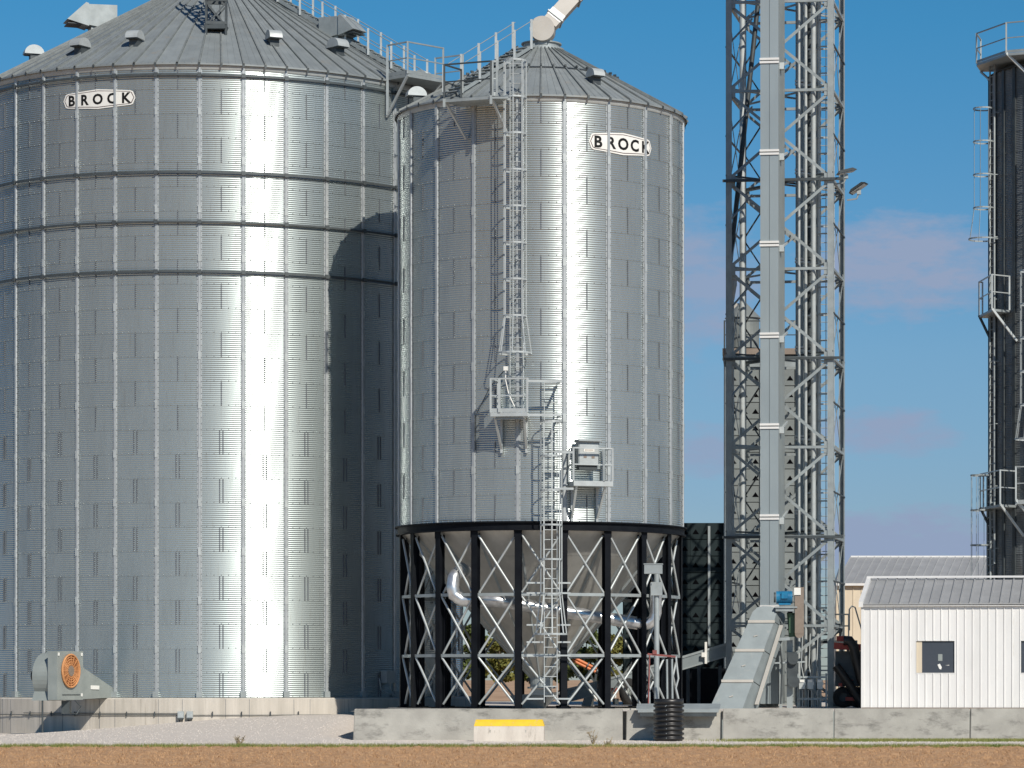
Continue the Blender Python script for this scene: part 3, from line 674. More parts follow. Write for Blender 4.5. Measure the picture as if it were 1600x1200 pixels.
# control box platform
aQ0, aQ1 = az_of(896, HX, HYY, HR + .8)[0], az_of(957, HX, HYY, HR + .8)[0]; zq = zy(757, 99.8)
mb = MB(); mb.prism([on(aQ0, HR + .08, zq), on(aQ0, HR + .85, zq), on(aQ1, HR + .85, zq), on(aQ1, HR + .08, zq)], (0, 0, .16)); pf = part('platform', mb, paleM, hop)
zq += .16
rail_set(pf, [on(aQ0, HR + .1, zq), on(aQ0, HR + .82, zq), on(aQ1, HR + .82, zq), on(aQ1, HR + .1, zq)], 1.02, paleM, 9, toe=0)
bar('rail_post', on(aQ1 - .055, HR + .82, zq), on(aQ1 - .055, HR + .82, zq + 1.0), .06, .06, trimM, pf)
for y in (706, 763): mbr = MB(); mbr.beam(on(az_of(866, HX, HYY, HR + .7)[0], HR + .75, zy(y)), on(aQ0, HR + .82, zy(y)), .05, .07); part('handrail', mbr, paleM, pf)
for aa in (aQ0 + .02, aQ1 - .04):
    bar('bracket', on(aa, HR + .78, zq - .1), on(aa, HR + .04, zq - 1.2), .07, .05, paleM, pf); bar('bracket', on(aa, HR + .09, zq - .1), on(aa, HR + .09, zq - 1.25), .07, .05, paleM, pf)
ac = az_of(920, HX, HYY, HR + .5)[0]; zb_ = zy(706)
mb = MB(); mb.box((0, -.35, 0), (.68, .34, .74), 0); mb.box((0, -.40, .40), (.74, .50, .06), 0); mb.box((0, -.525, -.02), (.60, .012, .62), 1)
mb.box((0, -.535, .10), (.34, .01, .10), 2); mb.box((-.13, -.535, -.11), (.10, .01, .07), 3); mb.box((.13, -.535, -.12), (.10, .01, .07), 3)
for i in range(7): mb.box((-.12 + .04 * i, -.541, .10), (.018, .004, .05), 3)
mb.box((0, -.30, -.44), (.60, .30, .14), 4)
part('control_box', mb, [trimM, paleM, signM, brownM, darkM], hop, loc=on(ac, HR, zb_), rz=ac)
aa = az_of(848, HX, HYY, HR)[0]
mb = MB()
for i in range(9):
    z = ZZ((462, 497, 570, 640, 705, 770, 320, 240, 395)[i], 105); mb.box(tuple(on(R_(-87), HR + .09, z)), (.10, .05, .03)); mb.box(tuple(on(R_(-87), HR + .13, z)), (.03, .05, .12))
part('wall_clip', mb, trimM, hop)

# head pulley housing and long spout from the elevator to this silo
spt = thing('grain_spout', 'pale grey grain spout with round end housing above the hopper silo roof', 'spout', tuple(P(848, 66, 105.2)))
o0 = Vector(spt.location)
c = P(848, 47, 105.2) - o0
mb = MB(); n = 40
ring = [c + Vector((.40 * math.cos(t), -.32, .40 * math.sin(t))) for t in [2 * math.pi * k / n for k in range(n)]]
mb.prism(ring, (0, .64, 0)); part('round_housing', mb, spoutM, spt)
mb = MB(); mb.box(tuple(c + Vector((0, 0, -.36))), (.30, .40, .30)); part('outlet', mb, trimM, spt)
d0 = P(862, 34, 105.2) - o0; d1 = P(1195, -336, 109) - o0; dd = (d1 - d0).normalized()
mb = MB(); mb.beam(d0 - dd * .15, d1, .50, .44, up=(0, 1, 0)); part('spout_tube', mb, spoutM, spt)
for k, s in enumerate((.12, 1.12, 2.9, 4.7, 6.5)):
    mb = MB(); mb.beam(d0 + dd * s, d0 + dd * (s + .05), .60, .54, up=(0, 1, 0)); part('flange', mb, trimM, spt)
mb = MB(); mb.beam(d0 + dd * .05, d0 + dd * .35, .52, .46, 0, up=(0, 1, 0)); part('sleeve', mb, whiteM, spt)

# ------------------------------------------------------------------ aeration duct under the hopper
dc = thing('aeration_duct', 'shiny spiral duct bending down and running across behind the black legs', 'duct', tuple(P(722, 895, 102.2)))
o0 = Vector(dc.location)
pts = [P(728, 892, 102.5), P(717, 893, 102.2), P(709, 902, 102.0), P(707, 918, 101.9), P(710, 930, 101.9), P(722, 938, 101.9), P(745, 938, 101.9), P(775, 938.5, 101.8)]
main = []
for i in range(1, 28):
    t = i / 27; main.append(P(775 + 228 * t, 938.5 + 36.5 * t, 101.8 + 1.1 * t))
pts += main
pp = []; rr = []
for i in range(len(pts) - 1):
    L_ = (pts[i + 1] - pts[i]).length; n = max(1, int(L_ / .07))
    for k in range(n): pp.append(pts[i].lerp(pts[i + 1], k / n) - o0); rr.append(.20 + (.008 if len(pp) % 2 else 0))
pp.append(pts[-1] - o0); rr.append(.2)
mb = MB(); mb.path(pp, rr, 18); part('duct_run', mb, ductM, dc)
e0 = P(1003, 975, 102.9) - o0
mb = MB(); mb.path([e0, e0 + Vector((.22, 0, .02)), e0 + Vector((.38, 0, .14)), e0 + Vector((.44, 0, .35)), e0 + Vector((.45, 0, 1.3))], .19, 16); part('duct_riser', mb, ductM, dc)
mb = MB(); mb.tube(P(720, 892, 102.25) - o0, P(724, 889, 102.35) - o0, .235, 18); part('flange', mb, trimM, dc)
# standing pipe with weather box on the right legs
sp = thing('standpipe', 'galvanised standpipe with small weather box beside the right-hand black legs', 'pipe', tuple(P(1026, 1108, 101.9)))
o0 = Vector(sp.location)
mb = MB(); mb.tube((0, 0, 0), P(1026, 897, 101.9) - o0, .085, 12); mb.tube((-.22, 0, 0), P(1014, 1030, 101.9) - o0, .03, 8); mb.tube((.34, 0, 0), P(1042, 1030, 101.9) - o0, .035, 8); mb.tube((.50, 0, 0), P(1050, 1030, 101.9) - o0, .035, 8); part('pipe', mb, trimM, sp)
mb = MB(); mb.box(tuple(P(1021, 889, 100.9) - o0), (.56, .34, .30)); mb.box(tuple(P(1021, 881.5, 100.9) - o0), (.60, .38, .03)); part('weather_box', mb, trimM, sp)
mb = MB(); mb.box(tuple(P(1026, 920, 101.9) - o0), (.36, .3, .42)); part('valve', mb, trimM, sp)
mb = MB(); mb.beam(P(1012, 1022, 100.7) - o0, P(1056, 1026, 100.7) - o0, .05, .06); mb.box(tuple(P(1023, 1019, 100.7) - o0), (.13, .1, .13)); part('red_bar', mb, dullredM, sp)
mb = MB(); mb.path([P(1056, 1026, 100.7) - o0, P(1060, 1060, 100.7) - o0, P(1056, 1075, 100.7) - o0, P(1064, 1108, 100.7) - o0], .03, 8); mb.path([P(1015, 1024, 100.7) - o0, P(1013, 1106, 100.7) - o0], .022, 8, 1); part('hose', mb, [paleM, dullredM], sp)

# ------------------------------------------------------------------ fan at the foot of the big silo
ia = R_(71); iv = Vector((math.sin(ia), -math.cos(ia), 0)); dv = Vector((math.cos(ia), math.sin(ia), 0))
aw, yw = az_of(176, BX, BY, BR); wall_pt = Vector((BX + BR * math.sin(aw), BY - BR * math.cos(aw), 0))
fc = wall_pt - dv * 2.85; fc.z = ZZ(1056, fc.y)
fan = thing('aeration_fan', 'grey-green centrifugal fan with round rusty orange guard at the silo foot', 'fan', (fc.x, fc.y, 0))
def fl(i, d, z): return iv * i + dv * d + Vector((0, 0, fc.z + z))
mb = MB(); hw = .80
mb.prism([fl(.10, -hw, -hw + .02), fl(.10, hw, -hw + .02), fl(.10, hw, hw), fl(.10, -hw, hw)], -iv * .34); part('inlet_box', mb, fanM, fan)
mb = MB(); n = 36; vol = []
for k in range(n):
    t = 2 * math.pi * k / n; r = .72 + .10 * (k / n); vol.append(fl(-.245, r * math.cos(t), .0 + r * math.sin(t)))
mb.prism(vol, -iv * .60); part('volute', mb, fanM, fan)
mb = MB(); mb.prism([fl(-.25, -.74, -hw), fl(-.25, .74, -hw), fl(-.25, .3, 0.1), fl(-.25, -.3, .1)], -iv * .62); part('pedestal', mb, fanM, fan)
mb = MB(); mb.prism([fl(.09, hw + .002, -hw + .04), fl(.09, hw + .002, hw * .35), fl(.02, 2.9, -.42), fl(.02, 2.9, -hw + .08)], -iv * .85); part('transition_duct', mb, fanM, fan)
# guard: rings and spokes
mb = MB(); n = 48
for r in (.53, .45, .37, .29, .22, .15):
    mb.path([fl(.145, r * math.cos(2 * math.pi * k / 32) - .02, r * math.sin(2 * math.pi * k / 32) + .16) for k in range(33)], .016 if r < .5 else .034, 6, caps=False)
for k in range(16): t = 2 * math.pi * k / 16; mb.beam(fl(.15, .08 * math.cos(t) - .02, .08 * math.sin(t) + .16), fl(.15, .55 * math.cos(t) - .02, .55 * math.sin(t) + .16), .018)
part('fan_guard', mb, rustM, fan)
mb = MB(); mb.prism([fl(.105, .54 * math.cos(2 * math.pi * k / 32) - .02, .54 * math.sin(2 * math.pi * k / 32) + .16) for k in range(32)], iv * .006); part('inlet_cone', mb, rustM, fan)
mb = MB(); mb.prism([fl(.112, .17 * math.cos(2 * math.pi * k / 20) - .02, .17 * math.sin(2 * math.pi * k / 20) + .16) for k in range(20)], iv * .05); part('hub', mb, brownM, fan)
mb = MB(); mb.tube(fl(-.84, 0, 0), fl(-1.25, 0, 0), .2, 16); part('motor', mb, plasticM, fan)
mb = MB(); mb.tube(fl(-.5, -.7, -.8) * 1, Vector((fl(-.5, -.7, 0).x, fl(-.5, -.7, 0).y, .02)), .03, 8); part('prop', mb, darkM, fan)
mb = MB(); mb.box(tuple(fl(-.1, .1, -1.02)), (.26, .3, .42)); mb.path([fl(.1, .3, -.8), fl(.2, .5, -1.0), fl(.1, .4, -1.25), fl(0, .2, -1.2)], .02, 6); part('motor_box', mb, darkM, fan)
for (d, z) in ((-.72, .70), (.70, .70), (.70, -.62)):
    mb = MB(); mb.prism([fl(.104, d - .04, z - .05), fl(.104, d + .04, z - .05), fl(.104, d + .04, z + .05), fl(.104, d - .04, z + .05)], iv * .02); part('clip', mb, signM, fan)
mb = MB(); q = [(1.30, -.44), (1.85, -.45), (1.85, -.32), (1.30, -.31)]
mb.prism([fl(.088 - .035 * (d - .8) / 2.1 + .004, d, z) for d, z in q], iv * .012); part('nameplate', mb, signM, fan)
mb = MB(); mb.prism([fl(.112, -.5, -.62), fl(.112, .6, -.62), fl(.112, .6, -.60), fl(.112, -.5, -.60)], iv * .01); part('seam', mb, darkM, fan)

# ------------------------------------------------------------------ retaining walls and things in front
def wall_seg(x0, x1, y0, top, label, depth=.38, slant=False):
    X0, X1 = XX(x0, y0), XX(x1, y0); o = thing('retaining_wall', label, 'wall', (X0, y0, 0), 0)
    mb = MB(); poly = [(0, 0, -.3), (X1 - X0, 0, -.3), (X1 - X0, 0, top), (.02 if not slant else .05, 0, top)]
    bm = bmesh.new(); vs = [bm.verts.new(p) for p in poly] + [bm.verts.new((p[0], depth, p[2])) for p in poly]
    for f_ in ((3, 2, 1, 0), (4, 5, 6, 7), (0, 1, 5, 4), (1, 2, 6, 5), (2, 3, 7, 6), (3, 0, 4, 7)): bm.faces.new([vs[i] for i in f_])
    bmesh.ops.bevel(bm, geom=list(bm.edges), offset=.018, segments=2, affect='EDGES'); bmesh.ops.recalc_face_normals(bm, faces=bm.faces)
    me = bpy.data.meshes.new('concrete_wall'); bm.to_mesh(me); bm.free(); me.materials.append(concM); ob('concrete_wall', me, o)
    mb = MB(); mb.box(((X1 - X0) / 2, depth / 2 + .05, -.2), (X1 - X0, .7, .3)); part('footing', mb, concM, o)
    return o
wall_seg(551, 972.5, 97.0, .975, 'grey concrete retaining wall behind the yellow-topped barrier block', slant=True)
wall_ = wall_seg(978, 1128, 97.15, .93, 'short concrete wall section carrying the steel ledge behind the black pipe')
mb = MB(); mb.box((-.07, .47, .40), (.5, .12, 1.0)); part('joint_backing', mb, concM, wall_)
wall_seg(1128.5, 1302, 97.0, .985, 'stained concrete wall section in front of the elevator tower')
wall_seg(1302.8, 1515, 97.0, .985, 'mottled concrete wall section in front of the left half of the white shed')
wall_seg(1515.8, 1660, 97.0, .985, 'concrete wall section in front of the right end of the white shed')
o = thing('steel_ledge', 'pale steel ledge with dark underside lying on the short concrete wall', 'ledge', (XX(1060, 96.9), 96.9, .93))
hw_ = 126 / 2 * 96.9 / F
mb = MB(); mb.prism([(-hw_ - .05, .5, .17), (-hw_ - .3 + .25, -.12, .02), (hw_ + .03, -.12, .02), (hw_ + .05, .5, .17)], (0, 0, .03)); mb.prism([(-hw_, -.12, .02), (hw_, -.12, .02), (hw_, -.12, -.06), (-hw_, -.12, -.06)], (0, .02, 0)); part('ledge_plate', mb, trimM, o)
mb = MB(); mb.box((0, -.07, -.13), (2 * hw_ - .12, .14, .10)); part('channel', mb, darkM, o)
mb = MB(); mb.beam((-hw_ + .02, .1, .012), (hw_, .1, .012), .3, .02); part('bearing_plate', mb, darkM, o)

o = thing('concrete_barrier', 'pale concrete barrier block with a bright yellow painted top edge', 'barrier', (XX(796, 95.4), 95.4, .02))
w2 = 109 / 2 * 95.4 / F; prof = [(-.30, 0), (-.28, .18), (-.14, .62), (-.10, .655), (.10, .655), (.14, .62), (.28, .18), (.30, 0)]
def barrier(z0, z1, ext=0):
    pr = [(-.30 + .0, 0.0), (-.24, .30), (-.15, .60), (-.10, .66), (.10, .66), (.15, .60), (.24, .30), (.30, 0.0)]
    mb = MB()
    def wd(z):
        for (a_, b_) in zip(pr[:3], pr[1:4]):
            if a_[1] <= z <= b_[1]: return a_[0] + (b_[0] - a_[0]) * (z - a_[1]) / (b_[1] - a_[1])
        return -.10
    zs_ = [z0] + [p[1] for p in pr[:4] if z0 < p[1] < z1] + [z1]
    pl = [(-w2 + .10 * (z / .66) ** 3, wd(z) - ext, z) for z in zs_]
    vs = []; n = len(zs_)
    for sx in (-1, 1):
        for sy in (1, -1):
            for z in zs_: vs.append((sx * (w2 + ext - (.06 * max(0, (z - .5) / .16) if z > .5 else 0)), sy * (wd(z) - ext), z))
    fs = []
    for a_, b_ in ((0, 2), (2, 3), (3, 1), (1, 0)):
        fs += [(a_ * n + i, b_ * n + i, b_ * n + i + 1, a_ * n + i + 1) for i in range(n - 1)]
    fs += [(0, n, 3 * n, 2 * n), (n - 1, 2 * n - 1, 4 * n - 1, 3 * n - 1)]
    mb.add(vs, fs); return mb
part('concrete_block', barrier(0, .46), barM, o); part('painted_top', barrier(.462, .655, .004), yellowM, o)
mb = MB()
for sx in (-.55, .5): mb.box((sx, -.235, .2), (.03, .02, .3))
part('form_mark', mb, concM, o)

o = thing('culvert_pipe', 'black corrugated plastic pipe standing on end against the concrete wall', 'pipe', (XX(1045, 95.75), 95.75, .02))
prof = []; z = 0; rI = .405; rO = .455
while z < 1.0:
    prof += [(rI, z), (rI, z + .05), (rO, z + .065), (rO + .004, z + .10), (rO, z + .125)]; z += .137
prof += [(rI, z), (rI + .035, z + .005), (rI + .035, z + .17), (rI - .02, z + .17), (rI - .03, 0)]
mb = MB(); mb.lathe(prof, 48, 0, smooth=True); part('pipe_wall', mb, plasticM, o)
mb = MB()
for k in range(8): mb.box((-.06, -rO - .003, .11 + .137 * k), (.018, .012, .02))
mb.box((-.06, -rI - .04, 1.05), (.07, .01, .03)); part('print_mark', mb, trimM, o)

def weed(px, Y, h, label, seed):
    random.seed(seed); o = thing('dry_weed', label, 'weed', (XX(px, Y), Y, .0)); mb = MB()
    for k in range(14):
        a = random.uniform(0, 6.28); l = random.uniform(.3, 1) * h; p = Vector((random.uniform(-.04, .04), random.uniform(-.04, .04), 0)); q = p + Vector((math.cos(a) * l * .5, math.sin(a) * l * .5, l))
        mb.tube(p, q, .010, 4, r2=.004)
        for j in range(3): u = p.lerp(q, random.uniform(.4, 1)); mb.beam(u, u + Vector((random.uniform(-.1, .1), random.uniform(-.1, .1), random.uniform(-.02, .1))), .02, .006)
    part('stems', mb, dryweedM, o)
weed(927, 91, .42, 'thin dry weed standing upright on the gravel before the long wall', 3)
weed(950, 88.5, .24, 'low bushy brown weed at the grass edge right of the barrier', 4)
weed(374, 89, .34, 'single dry weed on the gravel slope below the big silo', 5)
random.seed(11)

# ------------------------------------------------------------------ elevator tower
ROT = math.atan2(.48, 3.70)
A0 = Vector((XX(1134.5, 111.2), 111.2, 0)); SIDE = 3.72
C0 = Vector((XX(1302, 110.72), 110.72, 0)); ud = (C0 - A0).normalized(); SIDE = (C0 - A0).length; bd = Vector((-ud.y, ud.x, 0))
B0 = A0 + bd * SIDE; D0 = C0 + bd * SIDE
tw = thing('lattice_tower', 'tall square galvanised lattice tower around the bucket elevator', 'tower', tuple(A0 + Vector((0, 0, YARD))))
tw.location.z = 0; base = Vector(tw.location)
TOP = 34.0
def Lc(v): return Vector(v) - base
corner = [A0, C0, D0, B0]
for c_, m in zip(corner, (trimM, trimM, trimM, trimM)):
    mb = MB(); p = Lc(c_); s = .20; din = (Vector(((A0 + D0) / 2)) - c_); 
    sx = 1 if din.dot(ud) > 0 else -1; sy = 1 if din.dot(bd) > 0 else -1
    mb.beam(p + ud * sx * s / 2 + Vector((0, 0, YARD)), p + ud * sx * s / 2 + Vector((0, 0, TOP)), s, .02, up=tuple(bd)); mb.beam(p + bd * sy * s / 2 + Vector((0, 0, YARD)), p + bd * sy * s / 2 + Vector((0, 0, TOP)), .02, s, up=tuple(bd))
    mb.box(tuple(p + Vector((0, 0, YARD + .02))), (.4, .4, .04)); part('post', mb, m, tw)
NZ = [3.70 + 3.06 * k for k in range(-1, 10)]
Z0s = [max(z, YARD + .05) for z in NZ]
for fi in range(4):
    p, q = corner[fi], corner[(fi + 1) % 4]; inn = (((A0 + D0) / 2) - (p + q) / 2).normalized() * .05; d_ = (q - p).normalized()
    for i, z in enumerate(Z0s):
        a_, b_ = Lc(p) + inn + d_ * .08, Lc(q) + inn - d_ * .08
        if i: bar('girt', a_ + Vector((0, 0, z)), b_ + Vector((0, 0, z)), .09, .09, trimM, tw)
        if i + 1 < len(Z0s):
            z2 = Z0s[i + 1]
            bar('diagonal_brace', a_ + Vector((0, 0, z + .05)), b_ + Vector((0, 0, z2 - .05)), .10, .012, trimM, tw, up=tuple(inn)); bar('diagonal_brace', b_ + inn * 1.4 + Vector((0, 0, z + .05)), a_ + inn * 1.4 + Vector((0, 0, z2 - .05)), .10, .012, trimM, tw, up=tuple(inn))
    for i, z in enumerate(Z0s):
        for e_, s in ((p, 1), (q, -1)):
            if i: 
                g = MB(); c_ = Lc(e_) + inn * .6 + d_ * s * .20; g.beam(c_ + Vector((0, 0, z - .20)), c_ + Vector((0, 0, z + .20)), .24, .014, up=tuple(inn)); part('gusset', g, trimM, tw)
for i, z in enumerate(Z0s[1:]):            # plan braces and mid-bay struts
    bar('plan_brace', Lc(A0) + ud * .1 + Vector((0, .05, z + .10)), Lc(D0) - ud * .1 + Vector((0, 0, z + .10)), .06, .06, trimM, tw)
    bar('plan_brace', Lc(B0) + ud * .1 + Vector((0, 0, z + .17)), Lc(C0) - ud * .1 + Vector((0, .05, z + .17)), .06, .06, trimM, tw)
    zm = z - 1.53
    bar('strut', Lc(A0) + Vector((0, 0, zm)), Lc(B0) + Vector((0, 0, zm)), .05, .05, darkM, tw); bar('strut', Lc(C0) + Vector((0, 0, zm)), Lc(D0) + Vector((0, 0, zm)), .05, .05, darkM, tw)
    bar('strut', Lc(B0) + ud * .1 + Vector((0, 0, zm)), Lc(B0) + ud * 1.1 + Vector((0, 0, z)), .05, .05, darkM, tw); bar('strut', Lc(B0) + ud * .1 + Vector((0, 0, zm)), Lc(B0) + ud * 1.1 + Vector((0, 0, z - 3.06)), .05, .05, darkM, tw)
    bar('strut', Lc(A0) + ud * .05 + Vector((0, .2, zm + .1)), Lc(A0) + ud * .9 + Vector((0, 1.4, z - .3)), .05, .05, trimM, tw)
    bar('pipe_bracket', Lc(C0) - ud * 1.15 + Vector((0, .9, z + .32)), Lc(C0) + Vector((0, .9, z + .32)), .06, .05, paleM, tw)
    bar('pipe_bracket', Lc(C0) - ud * .9 + Vector((0, .8, zm)), Lc(C0) - ud * .1 + Vector((0, .8, zm)), .06, .05, paleM, tw)
# horizontal plan frames that stick out a little every second bay, as work-light brackets
for z in (NZ[2], NZ[4], NZ[6]):
    mb = MB(); mb.beam(Lc(A0) - ud * .12 + Vector((0, -.08, z - .02)), Lc(C0) + ud * .35 + Vector((0, -.08, z - .02)), .07, .09); mb.beam(Lc(A0) + Vector((0, 0, z + .18)), Lc(D0) + Vector((0, 0, z + .18)), .06); mb.beam(Lc(B0) + Vector((0, 0, z + .22)), Lc(C0) + Vector((0, 0, z + .22)), .06)
    part('plan_frame', mb, darkM, tw)
def casing(name_px, x0, x1, Yf, depth, ybot, label, bands, m_front=legM, w_extra=0, top=TOP + 1.5):
    X0, X1 = XX(x0, Yf), XX(x1, Yf); w = X1 - X0; o = thing('bucket_elevator', label, 'elevator', (X0, Yf, YARD)); o.location.z = 0
    z0 = ZZ(ybot, Yf); zs_ = sorted(set([z0] + [ZZ(b, Yf) for b in bands if ZZ(b, Yf) > z0 + .2] + [top]))
    for a_, b_ in zip(zs_[:-1], zs_[1:]):
        mb = MB(); mm = (a_ + b_) / 2; h = b_ - a_ - .012
        def q(u, v, z): return ud * u + bd * v + Vector((0, 0, z))
        for (u0, u1) in ((0, w * .5 - .008), (w * .5 + .008, w)):
            mb.prism([q(u0, 0, a_ + .006), q(u1, 0, a_ + .006), q(u1, 0, b_ - .006), q(u0, 0, b_ - .006)], bd * .02, 0)
        mb.prism([q(.002, .021, a_ + .006), q(w - .002, .021, a_ + .006), q(w - .002, .021, b_ - .006), q(.002, .021, b_ - .006)], bd * (depth - .02), 1)
        part('casing_section', mb, [m_front, legsideM], o)
        if b_ < top:
            for dz in (-.055, .055):
                mb = MB(); mb.prism([q(-.02, -.04, b_ + dz - .036), q(w + .02, -.04, b_ + dz - .036), q(w + .02, -.04, b_ + dz + .036), q(-.02, -.04, b_ + dz + .036)], bd * .10, 0); part('flange', mb, whiteM, o)
    return o
YL = 108.9
lg = casing('', 1188, 1216.5, YL, 1.75, 1100, 'wide grey bucket elevator casing in front of the tower, above the sloping conveyor', [95, 238, 381, 524, 666, 808, 950])
lg2 = casing('', 1243, 1255, 112.6, .35, 1104, 'narrow second elevator casing standing inside the tower right of the wide one', [-14, 129, 268, 407, 545, 684, 800, 940])
for k, y in enumerate((103, 245, 388, 530, 672, 814)):   # casing brackets
    mb = MB(); p = P(1219, y, YL + .3) - Vector(lg.location); mb.box(tuple(p + Vector((.05, .1, 0))), (.16, .3, .22)); mb.beam(p + Vector((0, .1, 0)), p + Vector((.25, 1.6, .4)), .06); part('bracket', mb, paleM, lg)
# pipes, ladder inside the tower
for (px, Y, r, m, lab) in ((1248.5, 111.6, .05, paleM, 'thin pale conduit pipe in front of the narrow elevator casing'),
                           (1259, 111.5, .055, paleM, 'slim pale pipe directly right of the narrow elevator casing'),
                           (1265.5, 112.8, .12, darkM, 'dark vertical pipe behind the pale pipes in the right half of the tower'),
                           (1271, 111.4, .09, paleM, 'thickest pale vertical pipe in the right half of the tower'),
                           (1276, 113.6, .10, darkM, 'dark vertical pipe behind the ladder, between two pale pipes'),
                           (1280, 111.5, .055, paleM, 'slim pale vertical pipe between the thick pipe and the ladder')):
    tag(ob('vertical_pipe', fixn(MB().tube((0, 0, 0), (0, 0, TOP - YARD), r, 10).mesh('vertical_pipe', m)), None, loc=(XX(px, Y), Y, YARD)), lab, 'pipe', 'pipes running up the tower')
o = thing('tower_ladder', 'narrow caged ladder running up inside the right side of the tower', 'ladder', (XX(1290, 111.9), 111.9, YARD))
lad = ladder(o, 0, 0, 0, TOP - YARD - 1, trimM, None, w=.34, off=.0)
hb = MB()
pts = [(-.17, 0, 0)] + [(.30 * math.sin(R_(q)), -.28 - .30 * math.cos(R_(q)), 0) for q in range(-130, 131, 26)] + [(.17, 0, 0)]
for p, q in zip(pts[:-1], pts[1:]): hb.beam(p, q, .012, .05)
hb = hb.mesh('cage_hoop', trimM)
k = 2.5
while k < TOP - 2: ob('cage_hoop', hb, lad, loc=(0, 0, k)); k += .92
for q in (-90, 0, 90): bar('cage_bar', (.29 * math.sin(R_(q)), -.28 - .29 * math.cos(R_(q)), 2.5), (.29 * math.sin(R_(q)), -.28 - .29 * math.cos(R_(q)), TOP - 2), .03, .012, paleM, lad)
o = tag(ob('round_column', fixn(MB().tube((0, 0, 0), (0, 0, TOP - YARD), .10, 12).mesh('round_column', paleM)), None, loc=(XX(1160, 113.6), 113.6, YARD)), 'round galvanised column just inside the left side of the tower', 'column')
p0 = P(1186, -10, 113.2); p1 = P(1139, 428, 112.6)
o = thing('down_spout', 'dark sloping spout leaning inside the left of the tower, ending in a pale canister', 'spout', tuple(p1))
mb = MB(); mb.tube((0, 0, 0), p0 + (p0 - p1) * .4 - p1, .085, 12); part('spout_tube', mb, darkM, o)
mb = MB(); mb.tube((.12, 0, -.05), (.12, 0, -.42), .16, 16); mb.tube((.12, 0, -.42), (.12, 0, -.9), .15, 16, r2=.07); mb.tube((.12, 0, -.9), (.12, 0, -9), .06, 10); part('canister', mb, paleM, o)
mb = MB(); mb.tube((.12, 0, -.20), (.12, 0, -.24), .17, 16); part('clamp_band', mb, spoutM, o)
# flood lights
def flood(px, y, Y, yaw, pitch, label):
    o = thing('floodlight', label, 'floodlight', tuple(P(px, y, Y))); M = Matrix.Rotation(yaw, 4, 'Z') @ Matrix.Rotation(pitch, 4, 'Y')
    mb = MB(M); mb.add([(-.34, -.24, .06), (.34, -.24, .06), (.34, .24, .06), (-.34, .24, .06), (-.22, -.17, .16), (.22, -.17, .16), (.22, .17, .16), (-.22, .17, .16)], [(0, 1, 5, 4), (1, 2, 6, 5), (2, 3, 7, 6), (3, 0, 4, 7), (4, 5, 6, 7), (0, 1, 2, 3)]); part('housing', mb, darkM, o)
    mb = MB(M); mb.box((0, 0, .045), (.56, .38, .02)); part('lens', mb, paleM, o)
    mb = MB(); mb.path([(0, 0, -.0), (-.05, 0, -.18), (-.10, 0, -.30)], .03, 8); mb.box((-.02, 0, -.08), (.14, .12, .14)); mb.beam((-.10, 0, -.30), (-.42, .1, -.33), .05); part('bracket', mb, trimM, o)
    return o
flood(1323, 272, 110.7, 0.2, R_(-14), 'dark floodlight pointing down, bracketed to the right tower post')
flood(1343, 297, 110.9, -.3, R_(-32), 'paler tilted floodlight on an arm, lower and further right of the tower')

# steep drag conveyor feeding the elevator
o = thing('drag_conveyor', 'steep grey drag conveyor with rounded head rising to the elevator casing', 'conveyor', (XX(1138, 106), 106, YARD)); base_c = Vector(o.location)
Yb, Yt = 106.0, 107.9
fr = lambda y: Yb + (Yt - Yb) * (1100 - y) / 152
seams = [1112, 1064, 1016, 971]
def edge(y):
    t = (1100 - y) / 130; return (1112 + (1170 - 1112) * t, 1163 + (1210 - 1163) * t)
for y0_, y1_ in zip(seams[:-1], seams[1:]):
    l0, r0 = edge(y0_); l1, r1 = edge(y1_); mb = MB()
    q = [P(l0, y0_ - .8, fr(y0_)), P(r0, y0_ - .8, fr(y0_)), P(r1, y1_ + .8, fr(y1_)), P(l1, y1_ + .8, fr(y1_))]
    mb.prism([v - base_c for v in q], (.40, .55, -.28)); part('trough_section', mb, convM, o)
    mb = MB(); mb.beam(P(l1 - 1, y1_, fr(y1_) - .03) - base_c, P(r1 + 1, y1_, fr(y1_) - .03) - base_c, .05, .09); part('joint_strip', mb, spoutM, o)
    cx_, cy_ = (l0 + r0 + l1 + r1) / 4, (y0_ + y1_) / 2
    mb = MB(); mb.beam(P(cx_ - 3, cy_ + 1, fr(cy_) - .03) - base_c, P(cx_ + 3, cy_ - 1, fr(cy_) - .03) - base_c, .03, .03); part('handle', mb, spoutM, o)
l1, r1 = edge(971); hd = [(l1, 970.5), (r1, 970.5), (1213, 958), (1212, 950), (1204, 947.5), (1192, 947), (1183, 949), (1176, 956)]
mb = MB(); mb.prism([P(x, y, fr(y) - .005) - base_c for x, y in hd], (.30, .50, -.2)); part('head_cover', mb, convM, o)
mb = MB(); mb.beam(P(1209, 977, 107.5) + Vector((.25, .25, 0)) - base_c, P(1170, 1101, 106.1) + Vector((.25, .25, 0)) - base_c, .12, .05, 0); part('side_rail', mb, spoutM, o)
